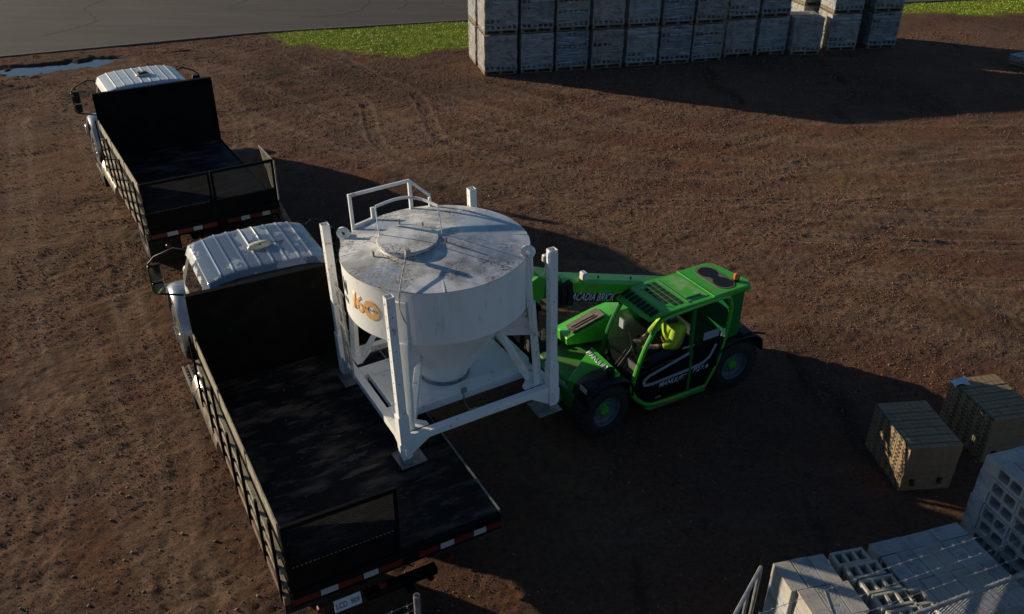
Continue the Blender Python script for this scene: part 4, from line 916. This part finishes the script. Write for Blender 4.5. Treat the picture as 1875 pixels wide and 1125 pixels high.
# ------------------------------------------------------------------ the driver
def skin_body(name, verts, edges, radii, root, mats, paint, parent=None):
    me = bpy.data.meshes.new(name); me.from_pydata(verts, edges, []); o = bpy.data.objects.new(name, me); col.objects.link(o)
    sk = o.modifiers.new('skin', 'SKIN'); sk.use_smooth_shade = True
    for i, r in enumerate(radii):
        q = me.skin_vertices[0].data[i]; q.radius = (r, r) if not isinstance(r, tuple) else r; q.use_root = (i == root)
    o.modifiers.new('sub', 'SUBSURF').levels = 2; o.modifiers['sub'].render_levels = 2
    bpy.context.view_layer.update(); m2 = bpy.data.meshes.new_from_object(o.evaluated_get(bpy.context.evaluated_depsgraph_get()))
    bpy.data.objects.remove(o); m2.name = name; m2.materials.clear()
    for q in mats: m2.materials.append(M[q])
    for p in m2.polygons: p.material_index = paint(p.center); p.use_smooth = True
    o = bpy.data.objects.new(name, m2); col.objects.link(o); o.parent = parent; return o
# body coordinates equal the telehandler's own frame; the person is a separate top-level object placed by the same transform
pv = [(-.50,-.16,.80),(-.52,-.15,.98),(-.56,-.10,1.18),(-.60,-.04,1.34),(-.61,.01,1.44),(-.61,.05,1.51),(-.61,.06,1.58),(-.61,.06,1.66),
      (-.76,-.03,1.34),(-.80,.10,1.12),(-.66,.30,1.05),(-.60,.38,1.06),
      (-.45,-.04,1.34),(-.36,.10,1.12),(-.38,.30,1.05),(-.40,.38,1.06),
      (-.60,-.12,.78),(-.62,.26,.82),(-.62,.40,.48),(-.62,.52,.46),
      (-.40,-.12,.78),(-.38,.26,.82),(-.36,.40,.48),(-.36,.52,.46)]
pe = [(0,1),(1,2),(2,3),(3,4),(4,5),(5,6),(6,7),(3,8),(8,9),(9,10),(10,11),(3,12),(12,13),(13,14),(14,15),(0,16),(16,17),(17,18),(18,19),(0,20),(20,21),(21,22),(22,23)]
pr = [.14,.13,.15,.13,.06,.075,.095,.075,.07,.052,.038,.035,.07,.052,.038,.035,.09,.075,.055,.05,.09,.075,.055,.05]
person = skin_body('person', pv, pe, pr, 0, ['cloth', 'skin'], lambda c: 1 if (c.z > 1.47 or (c.y > .27 and c.z > .98)) else 0)
person.location = TH.matrix_world @ Vector((-.02, -.02, .12)) if False else Vector(TH.location)+Vector((-.05*math.cos(R(120)), -.05*math.sin(R(120)), .12)); person.rotation_euler = TH.rotation_euler
tag(person, 'person in a yellow and orange hi-vis vest sitting at the controls in the green cab', 'person')
vest = skin_body('hi_vis_jacket', pv[:4]+[pv[8], pv[9], (-.72,.22,1.08), pv[12], (-.39,.04,1.22), (-.37,.2,1.09)], [(0,1),(1,2),(2,3),(3,4),(4,5),(5,6),(3,7),(7,8),(8,9)], [.165,.18,.205,.175,.115,.085,.06,.115,.085,.06], 0, ['hivis', 'vestorange', 'silverband'],
                 lambda c: 2 if .98 < c.z < 1.03 else (1 if .95 < c.z <= .98 or 1.03 <= c.z < 1.055 or 1.43 < c.z else 0), person)
k = MB()
k.grid(lambda u, v: (-.61+.115*math.cos(2*PI*u)*math.cos(v*PI/2), .045+.125*math.sin(2*PI*u)*math.cos(v*PI/2), 1.62+.12*math.sin(v*PI/2)), 20, 7, 0, True); k.box(-.70, -.52, .14, .24, 1.615, 1.63)
k.build('cap', 'hair', person)
k = MB(); k.add([(-.63,.145,1.55),(-.59,.145,1.55),(-.61,.175,1.545),(-.61,.15,1.585)], [(0,1,2),(0,2,3),(1,3,2),(0,3,1)]); k.build('nose', 'skin', person)
k = MB(); k.cyl((-.645,.147,1.588), (-.645,.153,1.588), .012, n=8); k.cyl((-.575,.147,1.588), (-.575,.153,1.588), .012, n=8); k.build('eye', 'ink', person)
for hx in (-.60, -.40):   # hands with fingers curled on the wheel
    k = MB(); k.box(hx-.035, hx+.035, .37, .42, 1.03, 1.07)
    for i in range(4): fx = hx-.03+i*.02; k.tube([(fx, .41, 1.06), (fx, .45, 1.065), (fx, .455, 1.04), (fx, .43, 1.025)], .009, 6)
    k.tube([(hx-.035, .38, 1.05), (hx-.05, .41, 1.06), (hx-.04, .44, 1.05)], .010, 6); k.build('hand', 'skin', person)

# ------------------------------------------------------------------ far row of wrapped block pallets
def make_load(seed, courses=6, cw=1.07):
    rr = random.Random(seed); t = empty('wrapped_block_pallet'); h = cw/2
    k = MB()
    for i in range(3): k.box(-h+i*(h-.045), -h+i*(h-.045)+.09, -h, h, .025, .10)
    for i in range(6): y = -h+i*(2*h-.1)/5; k.box(-h, h, y, y+.1, .10, .12); k.box(-h, h, y, y+.1, .0, .022)
    k.build('pallet', 'wood', t, smooth=False)
    k = MB(); q = cw/3; off = rr.uniform(-.01, .01)
    for c in range(courses):
        z0 = .122+c*.19; dx = rr.uniform(-.012, .012); dy = rr.uniform(-.012, .012); holes = c == 0 or rr.random() < .3
        for i in range(3):
            for sd_ in (0, 1):
                for (x0, x1, y0, y1) in (((-h+i*q+.003, -h+(i+1)*q-.003, -h+.002, -h+.19) if not sd_ else (-h+i*q+.003, -h+(i+1)*q-.003, h-.19, h-.002)),):
                    k.box(x0+dx, x1+dx, y0+dy, y1+dy, z0, z0+.184)
                    if holes and (c == 0 or rr.random() < .55):
                        yy = (y0+dy-.002) if not sd_ else (y1+dy+.002)
                        for u in (.10, .56): k.box(x0+dx+u*q, x0+dx+(u+.3)*q, min(yy, yy), yy+.001, z0+.04, z0+.145, 1)
            if True:
                for sgn in (-1, 1):
                    x0, x1 = (-h+.002, -h+.19) if sgn < 0 else (h-.19, h-.002); ya = -h+.2+i*(2*h-.4)/3
                    k.box(x0+dx, x1+dx, ya+.003, ya+(2*h-.4)/3-.003, z0, z0+.184)
    k.box(-h+.2, h-.2, -h+.2, h-.2, .13, .122+courses*.19-.02)
    k.build('blocks', [('farconc', 'farconc2', 'farconc3')[seed % 3], 'hole'], t, smooth=False)
    top = .122+courses*.19+.012; k = MB(); hh_ = h+.016; n_ = 11; z_b = .135
    for (ax_, sg) in (('x', -1), ('x', 1), ('y', -1), ('y', 1)):
        def fn(u, v):
            a = -hh_+2*hh_*u; z = z_b+(top-z_b)*v; e = min(1, min(u, 1-u)*8)
            o2 = e*(.012*math.sin(z*38+seed+rr.random()*.8)+.008*math.sin(a*9+z*21+seed*2)); d = sg*(hh_+o2)
            return (d, a, z) if ax_ == 'x' else (a, d, z)
        k.grid(fn, n_, 30)
    k.add([(-hh_, -hh_, top+.001), (hh_, -hh_, top+.001), (hh_, hh_, top+.001), (-hh_, hh_, top+.001)], [(0,1,2,3)])
    k.build('stretch_wrap', ('wrapclear', 'wrap', 'wrapblue')[(seed*2+seed//3) % 3], t, angle=60, recalc=False)
    return t
protos = [make_load(i) for i in range(7)]
LH = .122+6*.19+.03
d1 = Vector((.968, .2506, 0)); d2 = Vector((-.2506, .968, 0)); used = set()
ordn = ['first', 'second', 'third', 'fourth', 'fifth', 'sixth', 'seventh', 'eighth', 'ninth']
def put_load(P, ang, z, label, idx):
    pi_ = (idx*3) % 7
    o = protos[pi_] if pi_ not in used else copy_tree(protos[pi_]); used.add(pi_)
    o.location = (P[0], P[1], z); o.rotation_euler = (0, 0, ang+random.uniform(-.02, .02)); tag(o, label, 'block pallet', 'shrink-wrapped block pallets in the far row')
A0 = Vector((-.98, 28.37, 0)); idx = 0; ga = R(14.5)
front = []
for c in range(7): front.append(A0+d1*(c*1.205+.56))
front.append(Vector((7.25, 30.83, 0))+d1*.56); front.append(Vector((8.46, 31.18, 0))+d1*.56)
for c, P in enumerate(front):
    P = P+d2*.56
    for tier in (0, 1):
        put_load((P.x+random.uniform(-.02, .02), P.y, 0), ga, tier*LH+.01, 'wrapped grey block pallet, %s from left in the front row, %s tier' % (ordn[c], ('bottom', 'upper')[tier]), idx); idx += 1
# the short load, then two taller pairs at the right end
P = Vector((9.78, 31.3, 0))+d1*.5+d2*.5; put_load(P, ga-.12, .01, 'single-tier wrapped block pallet standing lower than its neighbours near the row end', 0)
P = Vector((11.2, 31.85, 0))+d1*.55+d2*.55
put_load(P, ga-.1, .01, 'wrapped block pallet right of the low single one, bottom tier', 1); put_load(P, ga-.08, .01+LH, 'wrapped block pallet right of the low single one, upper tier', 2)
P = Vector((12.75, 32.2, 0))+d1*.55+d2*.55
put_load(P, ga-.1, .01, 'bottom wrapped block pallet of the rightmost pair in the far row', 3); put_load(P, ga-.1, .01+LH, 'upper wrapped block pallet of the rightmost pair in the far row', 0)
for c, nm in ((0, 'behind the left end of the front row'), (1, 'behind the second column of the front row')):
    P = A0+d1*(c*1.205+.52)+d2*(.56+1.25)
    for tier in (0, 1): put_load(P, ga, tier*LH+.01, 'wrapped block pallet %s, %s tier' % (nm, ('bottom', 'upper')[tier]), 1+c+tier)
for c, nm in ((0, 'left'), (1, 'right')):
    P = Vector((10.55+c*1.1, 33.0+c*.3, 0))+d1*.5+d2*.7
    for tier in (0, 1): put_load(P, ga, tier*LH+.01, 'wrapped block pallet in the back row above the low load, %s of two, %s tier' % (nm, ('bottom', 'upper')[tier]), 2+c+tier)
lowl = make_load(11, 1); lowl.location = (17.72, 30.30, .01); lowl.rotation_euler = (0, 0, ga+.2); tag(lowl, 'low pallet with a single course of blocks, alone at the right edge of the photo', 'block pallet')

# ------------------------------------------------------------------ buff brick packs
def brick_pack(w, l, h):
    t = empty('brick_pack'); k = MB(); nc = 6; cl = l/nc; nl = 11; bh = h/nl
    for i in range(nc):
        for j in range(nl):
            dx = random.uniform(-.004, .004)
            if j in (1, 2) : # fork openings seen on the end face
                segs = [(0, .16), (.28, .70), (.82, 1)]
            else: segs = [(0, 1)]
            for s0, s1 in segs:
                k.box(s0*w+dx, s1*w+dx, i*cl+.004, (i+1)*cl-.004, j*bh+.0015, (j+1)*bh-.0015)
    for i in range(nc):
        for j in range(nl):
            for q in range(2):
                y = i*cl+cl*(.3+.4*q); z = j*bh+bh*.5; k.box(-.0065, -.0055, y-.010, y+.010, z-.014, z+.014, 1)
    for i in range(nc-0):
        for z_ in np.arange(1, 4): pass
        x_ = 0
        for q in range(1, 8): k.box(q*w/8-.001, q*w/8+.001, i*cl+.01, (i+1)*cl-.01, h+.0002, h+.0012, 1)
    k.build('bricks', ['brick', 'hole'], t, smooth=False)
    for i in range(nc):
        if i == 5: continue
        y = (i+1)*cl-cl*.5; k = MB(); k.box(-.009, w+.007, y-.006, y+.006, h+.002, h+.005); k.box(-.0105, -.0075, y-.005, y+.005, 0, h+.001); k.box(w+.0055, w+.008, y-.008, y+.008, 0, h+.001); k.build('strap', 'strap', t, smooth=False)
    k = MB(); k.box(-.013, -.004, .0, l, h-.004, h+.009); k.build('edge_strap', 'strap', t, smooth=False)
    return t
bpA = brick_pack(.74, 1.0, .76); bpA.location = (5.33, 9.12, .01); bpA.rotation_euler = (0, 0, R(7))
tag(bpA, 'strapped pack of buff bricks with a sunlit wedge on its corner, nearer the camera', 'brick pack', 'strapped brick packs')
bpB = brick_pack(.74, 1.0, .78); bpB.location = (6.72, 9.72, .01); bpB.rotation_euler = (0, 0, R(12))
tag(bpB, 'strapped pack of buff bricks with a white paper sheet on its top corner', 'brick pack', 'strapped brick packs')
k = MB(); k.grid(lambda u, v: (-.06+.26*u, .82+.16*v, .80+.02*math.sin(u*5+v*3)-.10*max(0, .25-u)), 10, 6); k.build('paper_label', 'platewhite', bpB)

# ------------------------------------------------------------------ stacks of loose concrete blocks
def block_mesh(kind):
    k = MB(); l, d, h = .39, .19, .19
    if kind == 'side':   # length along y, openings facing -x/+x
        k.box(0, d, 0, l, 0, .032); k.box(0, d, 0, l, h-.032, h)
        for y0, y1 in ((0, .035), (.178, .212), (.355, .39)): k.box(0, d, y0, y1, .032, h-.032)
        c = [(.035, .178), (.212, .355)]
        for y0, y1 in c: # rounded corners in the openings
            for yy, zz in ((y0, .032), (y1, .032), (y0, h-.032), (y1, h-.032)):
                sy = 1 if yy == y0 else -1; sz_ = 1 if zz < .1 else -1; k.prism([(yy, zz), (yy+sy*.02, zz), (yy, zz+sz_*.02)], 'x', 0, d)
    elif kind == 'long':  # length along x, openings on the hidden joints: top reads solid
        k.box(0, l, 0, .032, 0, h); k.box(0, l, d-.032, d, 0, h)
        k.box(0, l, .032, d-.032, h-.032, h); k.box(0, l, .032, d-.032, 0, .03)
        k.box(0, .03, .032, d-.032, .03, h-.032); k.box(l-.03, l, .032, d-.032, .03, h-.032)
    elif kind == 'up':   # three cores looking up, length along x
        k.box(0, l, 0, .03, 0, h); k.box(0, l, d-.03, d, 0, h)
        for x0, x1 in ((0, .03), (.12, .15), (.24, .27), (.36, .39)): k.box(x0, x1, .03, d-.03, 0, h)
    elif kind == 'soly':
        k.box(0, .03, 0, l, 0, h); k.box(d-.03, d, 0, l, 0, h); k.box(.03, d-.03, 0, l, h-.03, h); k.box(.03, d-.03, 0, .03, 0, h-.03); k.box(.03, d-.03, l-.03, l, 0, h-.03)
    elif kind == 'upy':
        k.box(0, .03, 0, l, 0, h); k.box(d-.03, d, 0, l, 0, h)
        for x0, x1 in ((0, .03), (.178, .212), (.36, .39)): k.box(.03, d-.03, x0, x1, 0, h)
    o = k.build('concrete_block', 'conc', None, smooth=False); m = o.data; bpy.data.objects.remove(o)
    out = [m]
    for q in ('conc2', 'conc3'): m2 = m.copy(); m2.materials.clear(); m2.materials.append(M[q]); out.append(m2)
    return out
BM = {q: block_mesh(q) for q in ('side', 'long', 'up', 'upy', 'soly')}
def put_block(kind, org, ang, lx, ly, z, label, group, tone=None):
    o = bpy.data.objects.new('concrete_block', BM[kind][tone if tone is not None else random.choice([0, 0, 1, 2, 2])]); col.objects.link(o)
    c, s_ = math.cos(ang), math.sin(ang); lx += random.uniform(-.007, .007)*(0 if kind == 'long' else .35) + random.uniform(-.002, .002); ly += random.uniform(-.007, .007)
    o.location = (org[0]+lx*c-ly*s_, org[1]+lx*s_+ly*c, z); o.rotation_euler = (0, 0, ang+random.uniform(-.012, .012)); tag(o, label, 'block', group)
    bv = o.modifiers.new('b', 'BEVEL'); bv.width = .003; bv.segments = 1; bv.limit_method = 'ANGLE'; bv.angle_limit = R(60)
def pallet(org, ang, w, d, label):
    t = empty('wooden_pallet', (org[0], org[1], .005), ang); k = MB()
    for i in range(3): x = i*(w-.09)/2; k.box(x, x+.09, -d, 0, .022, .085)
    k.build('stringer', 'wood', t, smooth=False); k = MB()
    for i in range(7): y = -d+i*(d-.1)/6; k.box(0, w, y, y+.1, .0855, .105)
    k.build('deck_board', 'wood', t, smooth=False); tag(t, label, 'pallet', 'pallets under the block stacks')
def stack(org, ang, layers, name, depth_rows=2, top_missing=(), z0=.115, setback=None):
    # org: back-left corner on the ground; x' along the back edge, -y' towards the camera
    for L_ in range(layers):
        z = z0+L_*.192; top = L_ == layers-1; ct = 'top' if top else ordn[L_]
        sb = setback(L_) if setback else 0
        odd = L_ % 2
        for i in range(3):
            put_block('long', org, ang, i*.397+sb, -.19, z, 'grey block %s from left, back row, %s course up, %s' % (ordn[i], ct, name), name)
        for r in range(depth_rows):
            for i in range(6):
                if not top and 0 < i < 5 and not (L_ >= layers-2 and name.startswith('tall')): continue
                put_block('side', org, ang, i*.199+sb, -.19-.004-.39-r*.394, z, 'block %s across, %s row from back, %s course, %s' % (ordn[i], ordn[r+1], ct, name), name)
        for i in range(3):
            put_block('long', org, ang, i*.397+sb, -.19-.39*depth_rows-.19-.012, z, 'grey block %s from left, front row, %s course up, %s' % (ordn[i], ct, name), name)
a2 = R(17.7)
O2 = (4.02, 7.11); stack(O2, a2, 5, 'low flat stack', 2); pallet(O2, a2, 1.2, 1.2, 'wooden pallet under the low flat-topped block stack')
O1 = (5.40, 7.76); stack(O1, a2, 9, 'tall right stack', 3, setback=lambda L_: 0 if L_ % 2 == 0 else -.012); pallet(O1, a2, 1.2, 1.6, 'wooden pallet under the tall block stack')
# left stack: solid-topped blocks beside a column of upturned hollow blocks
O3 = (2.80, 6.64); a3 = R(14); nm = 'left stack by gate'
for L_ in range(6):
    z = .115+L_*.192; top = L_ == 5; ct = 'top' if top else ordn[L_]
    for i in range(3):
        for r in range(3):
            if not top and i == 1 and r < 2: continue
            put_block('soly', O3, a3, i*.199+.06*(r % 2), -.39-r*.395, z, 'flat-topped block %s across, %s row back, %s course, %s' % (ordn[i], ordn[r], ct, nm), nm, tone=[1, 0, 1][i] if top else None)
    for r in range(6):
        if L_ >= 4 or (r in (0, 5)):
            dxx = [0, .05, .10, .12, .14, .16][r]
            put_block('up', O3, a3, .66+dxx, -.19-r*.205, z-(.0 if top else 0), 'three-core hollow block %s from back, %s course, %s' % (ordn[r], ct, nm), nm+' hollow column', tone=1)
    for r in (1, 2):
        if L_ >= 3: put_block('upy', O3, a3, 1.12+.02*r, -.62-r*.40, z, 'hollow block turned lengthways, %s from back, %s course, %s' % (ordn[r-1], ct, nm), nm+' turned blocks')
pallet(O3, a3, 1.15, 1.2, 'wooden pallet under the left block stack by the fence gate')

# ------------------------------------------------------------------ fence along the bottom edge
FN = empty('chain_link_fence', (3.83, 5.57, 0), R(22)); tag(FN, 'galvanised chain-link fence with a top rail and barbed wire in front of the block stacks', 'fence')
zr = 1.80
k = MB(); k.tube([(-.9, 0, zr), (4.2, 0, zr)], .024, 10); k.build('top_rail', 'galv', FN)
for x in (-.9, 1.9):
    k = MB(); k.tube([(x, .0, 0), (x, .0, zr+.02)], .035, 12); k.build('fence_post', 'galv', FN)
k = MB(); 
for x in (-.9, 1.9): k.beam((x, 0, zr), (x, .34, zr+.30), .03, .02); k.build('barb_arm', 'galv', FN); k = MB()
k = MB(); mesh_panel(k, -.9, 4.2, .05, zr-.005, 0, pitch=.075, w=.0045)
for i in range(130): # twisted selvage ends above the rail
    x = -.88+i*.038; k.beam((x, 0, zr-.01), (x+.018*(1 if i % 2 else -1), .006, zr+.055), .004, .004)
k.build('chain_link', 'galv', FN, smooth=False)
for j in range(3):
    k = MB(); y = .12+.11*j; z = zr+.1+.1*j; pts = [(-2.5+i*.5, y, z-.012*math.sin(i*1.1)) for i in range(14)]; k.tube(pts, .0022, 5)
    x = -2.4
    while x < 3.9:
        for a in (0, 1, 2, 3): an = a*PI/2+.5; k.beam((x, y, z), (x+.014, y+.022*math.cos(an), z+.022*math.sin(an)), .003, .003)
        x += .13
    k.build('barbed_wire', 'galv', FN, smooth=False)
FG = empty('fence_gate', (2.38, 5.9, 0), R(57)); tag(FG, 'dark-screened fence gate with pale bars left of the block stacks', 'gate')
k = MB(); k.tube([(0, 0, .1), (0, 0, 2.0), (-1.3, 0, 2.0), (-1.3, 0, .1)], .020, 8); k.build('gate_frame', 'galv', FG)
for x in (-.32, -.66): k = MB(); k.tube([(x, 0, .1), (x, 0, 1.98)], .016, 8); k.build('gate_bar', 'galv', FG)
k = MB(); k.box(.06, .20, .03, .07, 0, 2.05); k.build('gate_board', 'black', FG)
FP = empty('fence_post', (-.80, 5.28, 0), R(25)); tag(FP, 'lone galvanised fence post with three barbed wires at the bottom edge', 'fence post')
k = MB(); k.tube([(0, 0, 0), (0, 0, 2.28)], .030, 14); k.build('post', 'galv', FP)
k = MB(); k.cyl((0, 0, 2.2805), (0, 0, 2.282), .022, n=14); k.build('post_opening', 'hole', FP)
for j in range(3):
    k = MB(); z = 2.20-.09*j; k.tube([(-.03, 0, z), (-.6, -.02, z-.03), (-1.5, 0, z-.02)], .003, 5)
    for i in range(10):
        for an in (.3, 1.9, 3.4, 5.): k.beam((-.1-i*.14, -.01, z-.015), (-.1-i*.14+.012, -.01+.02*math.cos(an), z-.015+.02*math.sin(an)), .003, .003)
    k.build('barbed_wire', 'galv', FP, smooth=False)
